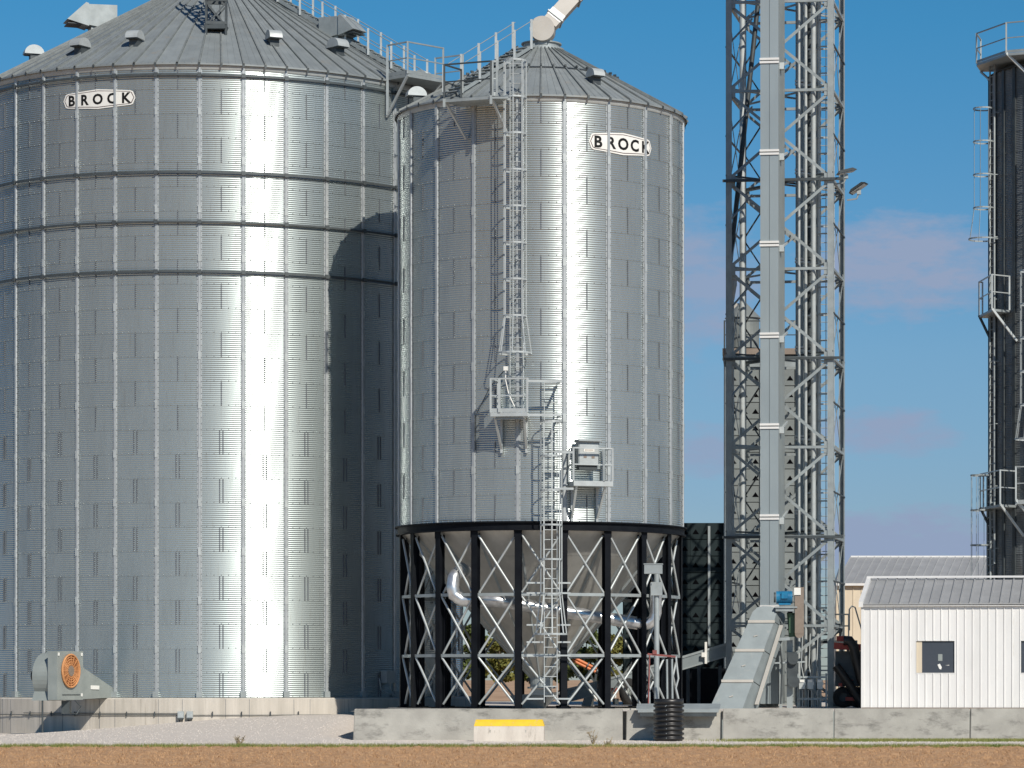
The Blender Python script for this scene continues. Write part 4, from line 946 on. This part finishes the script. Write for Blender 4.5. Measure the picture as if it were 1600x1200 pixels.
# drive: motor, gearbox, guard
o = thing('elevator_drive', 'blue electric motor with green gearbox and tall brown belt guard beside the elevator', 'motor', tuple(P(1226, 950, 108.0))); ob_ = Vector(o.location)
c = P(1226, 933.5, 107.9) - ob_
mb = MB(); mb.tube(c + Vector((-.28, 0, 0)), c + Vector((.26, 0, 0)), .21, 20)
for k in range(7): mb.tube(c + Vector((-.18 + .06 * k, 0, 0)), c + Vector((-.165 + .06 * k, 0, 0)), .228, 20)
mb.box(tuple(c + Vector((.0, -.2, .06))), (.22, .12, .2)); mb.box(tuple(c + Vector((0, 0, -.22))), (.4, .3, .06)); part('motor_body', mb, blueM, o)
mb = MB(); mb.tube(c + Vector((-.30, 0, 0)), c + Vector((-.36, 0, 0)), .17, 20); part('fan_cowl', mb, darkM, o)
mb = MB(); mb.box(tuple(P(1228, 949, 107.9) - ob_), (.75, .5, .05)); mb.box(tuple(P(1226, 953, 107.9) - ob_), (.6, .4, .10)); part('motor_base', mb, trimM, o)
mb = MB(); mb.box(tuple(P(1249, 954, 107.8) - ob_), (.30, .22, 1.55)); mb.tube(P(1249, 990, 107.9) - ob_, P(1249, 990, 107.7) - ob_, .15, 20); part('belt_guard', mb, brownM, o)
mb = MB(); mb.box(tuple(P(1246, 924, 107.66) - ob_), (.22, .012, .24)); part('label_plate', mb, signM, o)
mb = MB(); mb.tube(P(1236, 958, 108.1) - ob_, P(1239, 995, 108.1) - ob_, .14, 14); mb.box(tuple(P(1238, 975, 108.1) - ob_), (.2, .3, .6)); part('gearbox', mb, greenM, o)
mb = MB(); mb.path([P(1214, 958, 108) - ob_, P(1222, 975, 107.9) - ob_, P(1218, 1000, 107.9) - ob_, P(1222, 1040, 108) - ob_, P(1220, 1100, 108) - ob_], .03, 8); part('cable', mb, darkM, o)
mb = MB()
for x, w_ in ((1220, .10), (1234, .2)): mb.beam(P(x, 1000, 108.4) - ob_, Vector((XX(x, 108.4), 108.4, YARD)) - ob_, w_)
mb.beam(P(1200, 1000, 107.8) - ob_, P(1234, 998, 107.8) - ob_, .12, .1); mb.beam(P(1210, 1036, 108) - ob_, P(1258, 1034, 108.2) - ob_, .05); part('stand', mb, trimM, o)
mb = MB(); mb.tube(P(1239, 1030, 108.3) - ob_, P(1239, 1030, 107.9) - ob_, .18, 18); mb.box(tuple(P(1238, 1040, 108.2) - ob_), (.34, .3, .9)); mb.tube(P(1240, 1065, 108.1) - ob_, P(1240, 1065, 107.95) - ob_, .2, 18); part('boot_housing', mb, darkM, o)
# boot hopper
o = thing('boot_hopper', 'grey sheet metal box with brown upper half behind the drag conveyor', 'hopper', tuple(Vector((XX(1198, 109.5), 109.5, YARD)))); ob_ = Vector(o.location)
mb = MB(); mb.box((.02, .3, .52), (.75, .6, 1.0)); part('lower_box', mb, convM, o); mb = MB(); mb.box((.10, .3, 1.32), (.55, .5, .55)); part('upper_box', mb, brownM, o)
mb = MB(); mb.beam((-.6, -.1, .45), (.05, -.1, .02), .05); mb.beam((-.4, -.1, .9), (.3, -.1, .02), .05); part('strut', mb, trimM, o)
# disconnect boxes
o = thing('switch_rack', 'rack of three grey switch boxes with conduits at the tower foot', 'switch rack', (XX(1268, 108.6), 108.6, YARD)); ob_ = Vector(o.location)
for px in (1253, 1266, 1281):
    mb = MB(); mb.box(tuple(P(px, 1069, 108.5) - ob_), (.19, .14, .32), 0); mb.box(tuple(P(px, 1064, 108.41) - ob_), (.14, .01, .08), 1)
    mb.box(tuple(P(px + 5, 1068, 108.5) - ob_), (.03, .1, .1), 1); part('switch_box', mb, [paleM, signM], o)
mb = MB()
for px in (1249, 1254, 1263, 1268, 1277, 1283): mb.tube(P(px, 1078, 108.55) - ob_, Vector((XX(px, 108.55), 108.55, YARD)) - ob_, .018, 6)
for px in (1256, 1268, 1280): mb.path([P(px, 1060, 108.55) - ob_, P(px - 4, 1040, 108.6) - ob_, P(px - 2, 990, 108.7) - ob_], .02, 6)
part('conduit', mb, paleM, o)
mb = MB()
for y in (1058, 1092): mb.beam(P(1246, y, 108.6) - ob_, P(1292, y, 108.6) - ob_, .05, .07)
for px in (1247, 1291): mb.beam(P(px, 1052, 108.65) - ob_, Vector((XX(px, 108.65), 108.65, YARD)) - ob_, .06)
part('frame', mb, trimM, o)
o = thing('service_platform', 'small dark railed platform behind the tower right-hand post', 'platform', (XX(1312, 113), 113, YARD)); ob_ = Vector(o.location)
mb = MB(); mb.box(tuple(P(1310, 1003, 113) - ob_), (1.3, 1.0, .1)); part('deck', mb, darkM, o)
for px in (1300, 1318, 1326): bar('rail_post', P(px, 1000, 112.6) - ob_, P(px, 960, 112.6) - ob_, .05, .05, darkM, o)
for y in (960, 978): bar('handrail', P(1292, y, 112.6) - ob_, P(1327, y, 112.6) - ob_, .05, .05, darkM, o)
for px in (1295, 1325): bar('support', P(px, 1004, 113) - ob_, Vector((XX(px, 113), 113, YARD)) - ob_, .09, .09, darkM, o)

# ------------------------------------------------------------------ grain dryer behind
YD = 122.0
o = thing('grain_dryer', 'tall grain dryer of square steel panels with triangular vents behind the tower', 'dryer', (XX(1120, YD), YD, YARD)); od = Vector(o.location)
def panel_mesh(w, h, vents, m, name):
    mb = MB(); mb.box((w / 2, 0, h / 2), (w - .012, .04, h - .02), 0)
    mb.prism([(0.01, -.035, .02), (w - .01, -.035, .02), (w - .01, -.035, .065), (.01, -.035, .065)], (0, .02, 0), 0)
    for u in vents: mb.prism([(u - .13, -.024, h * .32), (u + .13, -.024, h * .32), (u, -.024, h * .62)], (0, .003, 0), 1)
    return mb.mesh(name, [m, holeM])
ph = 26 * YD / F; pw = 52 * YD / F
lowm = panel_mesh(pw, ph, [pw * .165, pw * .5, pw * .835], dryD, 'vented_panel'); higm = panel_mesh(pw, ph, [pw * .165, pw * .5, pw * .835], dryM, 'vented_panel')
ybt = 1101
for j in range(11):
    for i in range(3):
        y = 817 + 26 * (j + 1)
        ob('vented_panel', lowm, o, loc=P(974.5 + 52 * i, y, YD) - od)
for j in range(21):
    for i in range(2):
        y = 577 + 26 * (j + 1)
        ob('vented_panel', higm, o, loc=P(1137 + 54 * i, y, YD - .06) - od)
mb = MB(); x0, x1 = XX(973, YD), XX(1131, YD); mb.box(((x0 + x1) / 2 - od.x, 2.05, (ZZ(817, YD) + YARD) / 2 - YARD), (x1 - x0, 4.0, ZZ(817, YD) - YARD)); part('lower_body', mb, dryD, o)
mb = MB(); x0, x1 = XX(1131.5, YD), XX(1246, YD); mb.box(((x0 + x1) / 2 - od.x, 2.0, (ZZ(553, YD) + YARD) / 2 - YARD), (x1 - x0, 4.0, ZZ(553, YD) - YARD)); part('upper_body', mb, dryM, o)
for px in (1133, 1189.5, 1245): bar('corner_strip', P(px, 1100, YD - .12) - od, P(px, 553, YD - .12) - od, .10, .06, trimM, o)
for px in (1108,): bar('corner_strip', P(px, 1010, YD - .07) - od, P(px, 822, YD - .07) - od, .09, .05, trimM, o)
mb = MB(); mb.box(tuple(P(1189, 550, YD) - od + Vector((0, 1.9, 0))), (2.9, 4.4, .22)); part('top_deck', mb, brownM, o)
mb = MB(); mb.box(tuple(P(1189, 566, YD - .1) - od), (2.75, .1, .35)); part('header_panel', mb, trimM, o)
dk = [P(1132, 545, YD) - od, P(1246, 545, YD) - od]
rail_set(o, dk, 1.05, darkM, 1.3, toe=0)
M_ = Matrix.Translation(P(1161, 545, YD + 1.2) - od)
mb = MB(M_); mb.lathe([(.62, 0), (.62, 1.15), (.70, 1.15), (.66, 1.2), (.12, 1.75), (.1, 2.0)], 28, 0, smooth=False); mb.box((0, -.65, .5), (.05, .02, 1.0)); part('exhaust_drum', mb, dryM, o)
mb = MB(M_); mb.box((.0, 0, 1.9), (.16, .16, .4)); mb.box((-.25, .3, 1.3), (.25, .3, .9)); part('drum_cap', mb, spoutM, o)
mb = MB()
for x in (1075, 1092, 1125, 1145): mb.beam(P(x, 1106, 118.5) - od, P(x, 1040, 118.5) - od, .12)
part('stand_leg', mb, darkM, o)
mb = MB(); mb.box(tuple(P(1095, 1075, 119.8) - od), (3.0, 2.0, 1.45)); part('burner_housing', mb, blackM, o)

# ------------------------------------------------------------------ portable conveyor and auger behind the legs
o = thing('incline_conveyor', 'long grey inclined conveyor on a wheel rising behind the hopper legs to the right', 'conveyor', (XX(975, 112), 112, YARD)); oc = Vector(o.location)
YC = 112.0
def trough(x0, y0_, x1, y1_, hp):
    mb = MB(); p = P(x0, y0_, YC) - oc; q = P(x1, y1_, YC) - oc; h = hp * YC / F
    mb.prism([p, q, q - Vector((0, 0, h)), p - Vector((0, 0, h))], (0, .5, 0), 0)
    mb.prism([p + Vector((0, -.03, .02)), q + Vector((0, -.03, .02)), q + Vector((0, -.03, -.06)), p + Vector((0, -.03, -.06))], (0, .56, 0), 1)
    mb.prism([p + Vector((0, -.03, -h)), q + Vector((0, -.03, -h)), q + Vector((0, -.03, -h + .05)), p + Vector((0, -.03, -h + .05))], (0, .56, 0), 1)
    return mb
seg = [(872, 1080), (934, 1065), (990, 1049), (1066, 1026), (1144, 1003)]
for (x0, y0_), (x1, y1_) in zip(seg[:-1], seg[1:]): part('trough_section', trough(x0, y0_, x1 - 1.2, y1_, 21), [convM, trimM], o)
mb = MB(); mb.box(tuple(P(1103, 1020, YC - .1) - oc), (.08, .1, .75)); mb.box(tuple(P(1099, 1023, YC - .16) - oc), (.12, .05, .16)); part('splice_plate', mb, signM, o)
mb = MB(); mb.lathe([(.20, -.1), (.40, -.12), (.45, -.08), (.45, .08), (.40, .12), (.20, .1)], 28, 0, M=Matrix.Translation(P(981, 1080, YC - .6) - oc) @ Matrix.Rotation(R_(62), 4, 'Z') @ Matrix.Rotation(R_(90), 4, 'X')); part('tyre', mb, tyreM, o)
mb = MB(); mb.lathe([(.02, -.07), (.21, -.07), (.21, .07), (.02, .07)], 20, 0, M=Matrix.Translation(P(981, 1080, YC - .6) - oc) @ Matrix.Rotation(R_(62), 4, 'Z') @ Matrix.Rotation(R_(90), 4, 'X')); part('rim', mb, fanM, o)
mb = MB(); mb.beam(P(981, 1080, YC - .3) - oc, P(960, 1060, YC + .2) - oc, .08); mb.beam(P(981, 1080, YC - .3) - oc, P(1020, 1050, YC + .2) - oc, .08); mb.beam(P(915, 1105, YC + .2) - oc, P(922, 1085, YC + .2) - oc, .3, .3); mb.beam(P(1000, 1105, YC - .2) - oc, P(1000, 1070, YC - .2) - oc, .35, .3); part('undercarriage', mb, convM, o)
mb = MB(); mb.box(tuple(P(960, 1078, YC - .7) - oc), (.22, .2, .14), 0); mb.box(tuple(P(959, 1087, YC - .7) - oc), (.18, .16, .14), 1); mb.box(tuple(P(962, 1096, YC - .7) - oc), (.2, .16, .2), 2); part('engine', mb, [redM, signM, darkM], o)
o = thing('orange_auger', 'short orange auger tube sloping down behind the middle black legs', 'auger', tuple(P(932, 1049, 114))); oo = Vector(o.location)
for s in (-.06, .06):
    mb = MB(); mb.tube(P(894, 1029, 114) - oo + Vector((0, 0, s)), P(932, 1048, 114) - oo + Vector((0, 0, s)), .055, 10); part('tube', mb, orangeM, o)
mb = MB(); mb.tube(P(917, 1040, 114) - oo, P(919, 1041, 114) - oo, .15, 10); mb.tube(P(932, 1048, 114) - oo, P(945, 1056, 114) - oo, .10, 10); mb.beam(P(932, 1050, 114) - oo, Vector((XX(925, 114), 114, YARD)) - oo, .08); mb.beam(P(918, 1042, 114) - oo, Vector((XX(945, 114), 114, YARD)) - oo, .06); part('frame', mb, darkM, o)
o = thing('feed_hopper', 'low grey steel intake hopper in the yard under the cone outlet', 'hopper', (XX(835, 108), 108, YARD))
mb = MB(); mb.add([(-.9, -.5, .42), (.9, -.5, .55), (.9, .5, .55), (-.9, .5, .42), (-.35, -.25, 0), (.35, -.25, 0), (.35, .25, 0), (-.35, .25, 0)], [(0, 1, 5, 4), (1, 2, 6, 5), (2, 3, 7, 6), (3, 0, 4, 7), (4, 5, 6, 7)]); part('hopper_body', mb, paleM, o)
mb = MB(); mb.box((.1, -.6, .95), (.5, .2, .06)); mb.tube((-.2, -.6, .95), (.45, -.6, .95), .06, 10); mb.box((.42, -.6, .9), (.2, .2, .3)); mb.beam((.4, -.6, .8), (.4, -.6, 0), .05); part('crank', mb, darkM, o)

# ------------------------------------------------------------------ white shed, right
def ribbed(parent, name, n, w, h, m, rib=.02, ribw=.05, frame=None, start=None):
    pass
WS0 = Vector((XX(1347, 105), 105.0, YARD)); sv_ = Vector((math.cos(-ROT * .9), math.sin(-ROT * .9), 0)); sb_ = Vector((-sv_.y, sv_.x, 0))
shed = thing('white_shed', 'low white ribbed metal shed with grey roof and dark windows at the right edge', 'shed', tuple(WS0))
SW = 7.2; SH = ZZ(945, 105) - YARD; SD = 6.2; RR = .86
def sl(u, v, z): return sv_ * u + sb_ * v + Vector((0, 0, z))
pitch = 12.25 * 105 / F
# windows cut as real openings: panel pieces above and below
wz0, wz1 = ZZ(1052, 105) - YARD, ZZ(1001, 105) - YARD
wins = [((1431 - 1347) * 105 / F, (1492 - 1347) * 105 / F), ((1594 - 1347) * 105 / F, (1655 - 1347) * 105 / F)]
def panel(u0, u1, z0, z1, rib=True):
    mb = MB(); mb.prism([sl(u0 + .001, 0, z0), sl(u1 - .001, 0, z0), sl(u1 - .001, 0, z1), sl(u0 + .001, 0, z1)], sb_ * .03, 0)
    if rib:
        mb.prism([sl(u0 + .004, -.001, z0), sl(u0 + .05, -.001, z0), sl(u0 + .038, -.026, z0), sl(u0 + .016, -.026, z0)], (0, 0, z1 - z0), 0)
    part('siding_panel', mb, whiteM, shed)
u = 0
while u < SW - .01:
    u1 = min(u + pitch, SW); cut = None
    for w0, w1 in wins:
        if u1 > w0 and u < w1: cut = (w0, w1)
    if not cut: panel(u, u1, 0, SH)
    else:
        a0_, a1_ = max(u, cut[0]), min(u1, cut[1])
        if u < a0_: panel(u, a0_, 0, SH)
        if a1_ < u1: panel(a1_, u1, 0, SH, False)
        panel(a0_, a1_, 0, wz0, u >= cut[0]); panel(a0_, a1_, wz1, SH, u >= cut[0])
    u = u1
for w0, w1 in wins:
    mb = MB(); t = .028
    for p, q in (((w0, wz0), (w1, wz0)), ((w0, wz1), (w1, wz1)), ((w0, wz0), (w0, wz1)), ((w1, wz0), (w1, wz1))):
        mb.beam(sl(p[0], .02, p[1]), sl(q[0], .02, q[1]), .06, t) if p[1] == q[1] else mb.beam(sl(p[0], .02, p[1]), sl(q[0], .02, q[1]), t, .06, up=tuple(sb_))
    wf = part('window', mb, whiteM, shed)
    mb = MB(); mb.prism([sl(w0 + .02, .05, wz0 + .02), sl(w1 - .02, .05, wz0 + .02), sl(w1 - .02, .05, wz1 - .02), sl(w0 + .02, .05, wz1 - .02)], sb_ * .008); part('pane', mb, glassM, wf)
    if w0 > 3: continue
    mb = MB(); mb.prism([sl(w0 + .02, .036, wz0 + .02), sl(w0 + .20, .036, wz0 + .02), sl(w0 + .20, .036, wz1 - .02), sl(w0 + .02, .036, wz1 - .02)], sb_ * .008); part('blind', mb, creamM, wf)
    mb = MB(); mb.prism([sl(w0 + .72, .038, wz0 + .40), sl(w0 + .86, .038, wz0 + .40), sl(w0 + .86, .038, wz0 + .62), sl(w0 + .72, .038, wz0 + .62)], sb_ * .006, 0)
    mb.prism([sl(w0 + .70, .038, wz0 + .28), sl(w0 + .78, .038, wz0 + .31), sl(w0 + .84, .038, wz0 + .20), sl(w0 + .82, .038, wz0 + .12), sl(w0 + .76, .038, wz0 + .14)], sb_ * .006, 1); mb.prism([sl(w0 + .95, .038, wz0 + .26), sl(w0 + 1.08, .038, wz0 + .27), sl(w0 + 1.08, .038, wz0 + .25)], sb_ * .006, 1); part('notice', mb, [fanM, signM], wf)
mb = MB()
mb.prism([sl(.0, .031, 0), sl(.0, SD, 0), sl(.0, SD, SH), sl(.0, SD / 2, SH + RR), sl(.0, .031, SH)], sv_ * .04); mb.prism([sl(SW, .031, 0), sl(SW, SD, 0), sl(SW, SD, SH), sl(SW, SD / 2, SH + RR), sl(SW, .031, SH)], -sv_ * .04); mb.prism([sl(0, SD, 0), sl(SW, SD, 0), sl(SW, SD, SH), sl(0, SD, SH)], sb_ * .04); part('end_wall', mb, whiteM, shed)
mb = MB(); mb.prism([sl(-.02, -.034, 0), sl(SW, -.034, 0), sl(SW, -.034, .05), sl(-.02, -.034, .05)], sb_ * .03); part('base_trim', mb, brownM, shed)
mb = MB(); mb.prism([sl(-.03, -.03, 0), sl(.07, -.03, 0), sl(.07, -.03, SH), sl(-.03, -.03, SH)], sb_ * .05); part('corner_trim', mb, whiteM, shed)
rpit = 15.6 * 105 / F; k = 0
RD = SD / 2 + .12
while k * rpit < SW + .05:
    u0 = -.06 + k * rpit; mb = MB()
    for (v0, z0_, v1, z1_) in ((-.12, SH - .02, SD / 2, SH + RR), (SD + .12, SH - .02, SD / 2, SH + RR)):
        mb.prism([sl(u0 + .002, v0, z0_ + .02), sl(u0 + rpit - .002, v0, z0_ + .02), sl(u0 + rpit - .002, v1, z1_ + .02), sl(u0 + .002, v1, z1_ + .02)], (0, 0, .03), 0)
        mb.add([sl(u0 - .03, v0, z0_ + .05), sl(u0 + .03, v0, z0_ + .05), sl(u0 + .018, v0, z0_ + .10), sl(u0 - .018, v0, z0_ + .10), sl(u0 - .03, v1, z1_ + .05), sl(u0 + .03, v1, z1_ + .05), sl(u0 + .018, v1, z1_ + .10), sl(u0 - .018, v1, z1_ + .10)],
               [(0, 1, 2, 3), (0, 3, 7, 4), (1, 2, 6, 5), (3, 2, 6, 7)], 0)
    part('roof_panel', mb, metalroofM, shed); k += 1
mb = MB()
for v0, v1 in ((-.14, SD / 2), (SD + .14, SD / 2)):
    mb.prism([sl(-.10, v0, SH - .08), sl(-.10, v0, SH + .10), sl(-.10, v1, SH + RR + .14), sl(-.10, v1, SH + RR - .02)], sv_ * .14)
mb.prism([sl(-.10, SD / 2 - .14, SH + RR + .10), sl(SW, SD / 2 - .14, SH + RR + .10), sl(SW, SD / 2, SH + RR + .15), sl(-.10, SD / 2, SH + RR + .15)], (0, 0, .02)); part('roof_trim', mb, whiteM, shed)
mb = MB(); mb.prism([sl(-.06, -.13, SH - .05), sl(SW, -.10, SH - .05), sl(SW, -.10, SH - .03), sl(-.06, -.10, SH - .03)], sb_ * .09); part('fascia', mb, whiteM, shed)

# ------------------------------------------------------------------ long building behind
YB = 165.0
bb = thing('long_barn', 'long cream-walled barn with pale grey metal roof behind the white shed', 'barn', (XX(1306, YB), YB, YARD)); ob_ = Vector(bb.location)
LB = 16; BH = ZZ(914, YB) - YARD; RZ = ZZ(871, YB + 5) - YARD
BW = (1347 - 1306) * YB / F
pitch = 13.0 * YB / F; k = 0
while k * pitch < LB:
    mb = MB(); u0 = k * pitch; mb.box((u0 + pitch / 2, .02, BH / 2), (pitch - .004, .04, BH)); mb.prism([(u0 + .01, 0, 0), (u0 + .07, 0, 0), (u0 + .055, -.03, 0), (u0 + .025, -.03, 0)], (0, 0, BH)); part('siding_panel', mb, creamM, bb)
    mb = MB(); mb.prism([(u0 + .002, -.2, BH + .05), (u0 + pitch - .002, -.2, BH + .05), (u0 + pitch + .9, 5, RZ), (u0 + .9, 5, RZ)], (0, 0, .03)); 
    mb.prism([(u0 - .035, -.2, BH + .08), (u0 + .035, -.2, BH + .08), (u0, -.2, BH + .14)], (.9, 5.2, RZ - BH - .05)); part('roof_panel', mb, metalroofM, bb)
    k += 1
mb = MB(); mb.box((LB / 2, -.22, BH + .02), (LB, .06, .12)); mb.box((LB / 2 + .9, 5.05, RZ + .05), (LB, .25, .08)); part('trim', mb, whiteM, bb)
mb = MB(); mb.prism([(0, .05, 0), (0, 10, 0), (0, 10, BH), (.45, 5, RZ), (0, .05, BH)], (.05, 0, 0)); mb.box((LB / 2, 10, BH / 2), (LB, .05, BH)); mb.prism([(0, 10.2, BH + .05), (LB, 10.2, BH + .05), (LB + .9, 5, RZ - .01), (.9, 5, RZ - .01)], (0, 0, .03)); part('rear_walls', mb, creamM, bb)

# red machine between tower and shed
o = thing('red_loader', 'red and black machine with bent arm and thin handrail beside the white shed', 'loader', (XX(1330, 109.5), 109.5, YARD)); om = Vector(o.location)
YM = 109.5
mb = MB(); mb.beam(P(1303, 1009, YM) - om, P(1350, 1012, YM) - om, .4, .22); part('frame_rail', mb, redM, o)
for (x, y, d) in ((1313, 998, (.25, .3, .18)), (1335, 1092, (.6, .4, .12)), (1328, 1064, (.18, .3, .10)), (1313, 1070, (.12, .3, .12))):
    mb = MB(); mb.box(tuple(P(x, y, YM) - om), d); part('red_cover', mb, redM, o)
mb = MB(); mb.path([P(1318, 1001, YM - .3) - om, P(1327, 1001, YM - .3) - om, P(1334, 1010, YM - .3) - om, P(1338, 1030, YM - .3) - om, P(1346, 1062, YM - .3) - om, P(1356, 1080, YM - .3) - om], .17, 12); mb.path([P(1306, 1040, YM - .2) - om, P(1328, 1070, YM - .2) - om, P(1350, 1106, YM - .2) - om], .15, 12); part('bent_arm', mb, plasticM, o)
mb = MB(); mb.path([P(1327, 985, YM) - om, P(1327, 952, YM) - om, P(1331, 947, YM) - om, P(1336, 949, YM) - om, P(1348, 990, YM) - om], .025, 8); part('handrail', mb, trimM, o)
mb = MB(); mb.box(tuple(P(1326, 1045, YM + .5) - om), (.9, .6, 1.2)); mb.box(tuple(P(1318, 1092, YM + .4) - om), (.7, .5, .5)); part('engine_body', mb, darkM, o)
for px in (1318, 1340):
    mb = MB(); mb.lathe([(.15, -.12), (.32, -.13), (.36, -.08), (.36, .08), (.32, .13), (.15, .12)], 24, 0, M=Matrix.Translation(Vector((XX(px, YM), YM + .1, YARD + .36)) - om) @ Matrix.Rotation(R_(90), 4, 'X')); part('wheel', mb, tyreM, o)

# ------------------------------------------------------------------ dark bin at right edge
RX, RY_, RRR = XX(1676, 126), 126.0, 3.22
rb = thing('dark_silo', 'tall narrow dark steel bin with caged ladders at the right edge', 'silo', (RX, RY_, YARD)); rb.location.z = 0
zr1 = ZZ(99, 123); rowh = .81; nr = int((zr1 - YARD) / rowh); dr = R_(22.5)
sm1 = sheet_mesh('wall_sheet', RRR, dr * 1.0, rowh, darkbinM, nseg=4)
for r in range(nr):
    for k in range(8):
        a = R_(-105 + 22.5 * k + (11.25 if r % 2 else 0))
        if a < R_(12): ob('wall_sheet', sm1, rb, loc=(0, 0, zr1 - (r + 1) * rowh), rz=a)
mb = MB(); mb.lathe([(RRR - .03, YARD - .1), (RRR - .03, zr1)], 48, 0); stuff(part('rear_wall', mb, darkbinM, rb, fix=False))
st_ = MB(); w = .14; st_.box((0, -(RRR + .03), (zr1 + YARD) / 2), (w, .07, zr1 - YARD)); st_ = st_.mesh('stiffener', darkM)
for k in range(16): ob('stiffener', st_, rb, rz=R_(-105 + 11.25 * k))
mb = MB(); mb.lathe([(RRR + .1, zr1), (.4, zr1 + 1.6), (.3, zr1 + 1.7)], 40, 0); part('roof', mb, darkbinM, rb)
def rr_az(px, R=RRR): return az_of(px, RX, RY_, R)[0]
zdk = ZZ(92, 124)
a0, a1 = R_(-86), R_(-20); n = 5
arc = [on(a0 + (a1 - a0) * i / n, RRR + 1.0, zdk) for i in range(n + 1)]
arc = [on(R_(-92), RRR + .35, zdk), on(R_(-74), RRR + .75, zdk), on(R_(-42), RRR + 1.0, zdk), on(R_(-8), RRR + 1.0, zdk)]
mb = MB(); mb.prism(arc + [on(R_(-8), RRR - .4, zdk), on(R_(-60), RRR - .4, zdk), on(R_(-92), RRR - .4, zdk)], (0, 0, -.10)); pf = part('platform', mb, trimM, rb)
rail_set(pf, arc, 1.15, trimM, 9, toe=.1)
bar('bracket', arc[2], on(R_(-30), RRR + .05, zdk - 1.1), .09, .09, paleM, pf); bar('bracket', arc[0] + Vector((0, 0, -.1)), on(R_(-85), RRR + .03, zdk - .5), .09, .06, paleM, pf)
aa = R_(-78)
ladder(rb, R_(-70), RRR, ZZ(880, 124), zdk, trimM, cage=(ZZ(370, 124), ZZ(165, 124)), cageR=.40, flare=1.2, hoop_gap=1.3)
ladder(rb, R_(-34), RRR, ZZ(470, 124), ZZ(240, 124), trimM, None)
ladder(rb, R_(-30), RRR, ZZ(790, 124), ZZ(430, 124), paleM, cage=(ZZ(690, 124), ZZ(430, 124)), cageR=.42, flare=1.3, hoop_gap=1.28)
ladder(rb, R_(-76), RRR, YARD, ZZ(740, 124), trimM, cage=(ZZ(905, 124), ZZ(740, 124)), cageR=.38, flare=0, hoop_gap=1.2)
for (yd, yt, al, ar) in ((485, 431, -88, -52), (790, 735, -84, -46)):
    z = ZZ(yd, 124); pl = [on(R_(al), RRR + .3, z), on(R_(al + 2), RRR + .45, z), on(R_(ar), RRR + 1.0, z), on(R_(ar), RRR + .1, z)]
    mb = MB(); mb.prism(pl + [on(R_(al), RRR + .02, z)], (0, 0, -.09)); pf = part('platform', mb, trimM, rb); rail_set(pf, pl, 1.3, paleM, 9, toe=0)
    bar('bracket', pl[2], on(R_(ar + 6), RRR + .05, z - 1.2), .08, .08, paleM, pf); bar('bracket', pl[1], on(R_(al + 8), RRR + .05, z - 1.0), .08, .08, darkM, pf)
z = ZZ(782, 123); pl = [on(R_(-36), RRR + 1.0, z), on(R_(-8), RRR + 1.0, z)]
mb = MB(); mb.prism(pl + [on(R_(-8), RRR + .02, z), on(R_(-36), RRR + .02, z)], (0, 0, -.16)); pf = part('platform', mb, paleM, rb); rail_set(pf, pl, 1.25, paleM, 2, toe=0); bar('bracket', pl[0], on(R_(-24), RRR + .05, z - 1.3), .1, .1, paleM, pf)

# ------------------------------------------------------------------ distant trees
def tree(px, Y, h, w, m, label, seed):
    rnd = random.Random(seed); o = thing('broadleaf_tree', label, 'tree', (XX(px, Y), Y, YARD), group='trees far behind the yard')
    mb = MB(); mb.path([(0, 0, 0), (.1, 0, h * .3), (0, .1, h * .6), (.1, 0, h * .85)], [.28, .2, .12, .04], 8)
    for k in range(7):
        a = rnd.uniform(0, 6.28); z = h * rnd.uniform(.25, .6); mb.path([(0, 0, z), (math.cos(a) * w * .25, math.sin(a) * w * .25, z + h * .12), (math.cos(a) * w * .42, math.sin(a) * w * .42, z + h * .22)], [.09, .06, .03], 5)
    part('trunk', mb, barkM, o)
    vs = []; fs = []; cl = []
    for k in range(46):
        a = rnd.uniform(0, 6.28); u = rnd.random(); z = h * (.12 + .83 * u); rad = w * .5 * math.sin(math.pi * (.12 + .84 * u)) ** .6 * rnd.uniform(.2, 1.05); cl.append((Vector((math.cos(a) * rad, math.sin(a) * rad, z)), rnd.uniform(.35, .85) * w * .16))
    for c_, r_ in cl:
        for j in range(150):
            d = Vector((rnd.gauss(0, 1), rnd.gauss(0, 1), rnd.gauss(0, .8))); d = d.normalized() * r_ * rnd.random() ** .35; p = c_ + d; s = rnd.uniform(.2, .42)
            e1 = Vector((rnd.gauss(0, 1), rnd.gauss(0, 1), rnd.gauss(0, 1))).normalized() * s; e2 = e1.cross(Vector((rnd.gauss(0, 1), rnd.gauss(0, 1), rnd.gauss(0, 1)))).normalized() * s
            k = len(vs); vs += [p - e1, p + e2, p + e1, p - e2]; fs.append((k, k + 1, k + 2, k + 3))
    mb = MB(); mb.add(vs, fs); part('crown', mb, m, o, fix=False)
tree(780, 640, 11.0, 8.5, leafG, 'yellow-green tree seen between two black legs left of the cone', 1)
tree(742, 680, 12.5, 11, leafM, 'dark green tree half hidden behind the shaded big silo', 2)
tree(828, 690, 9.5, 10, leafM, 'low green tree behind the ladder and cone tip', 3)
tree(916, 660, 12.0, 10, leafM, 'green tree behind the orange auger', 4)
tree(957, 650, 10.0, 9, leafG, 'yellowish tree behind the conveyor wheel', 5)
tree(876, 710, 10.5, 10, leafM, 'distant green tree just right of the cone outlet', 6)
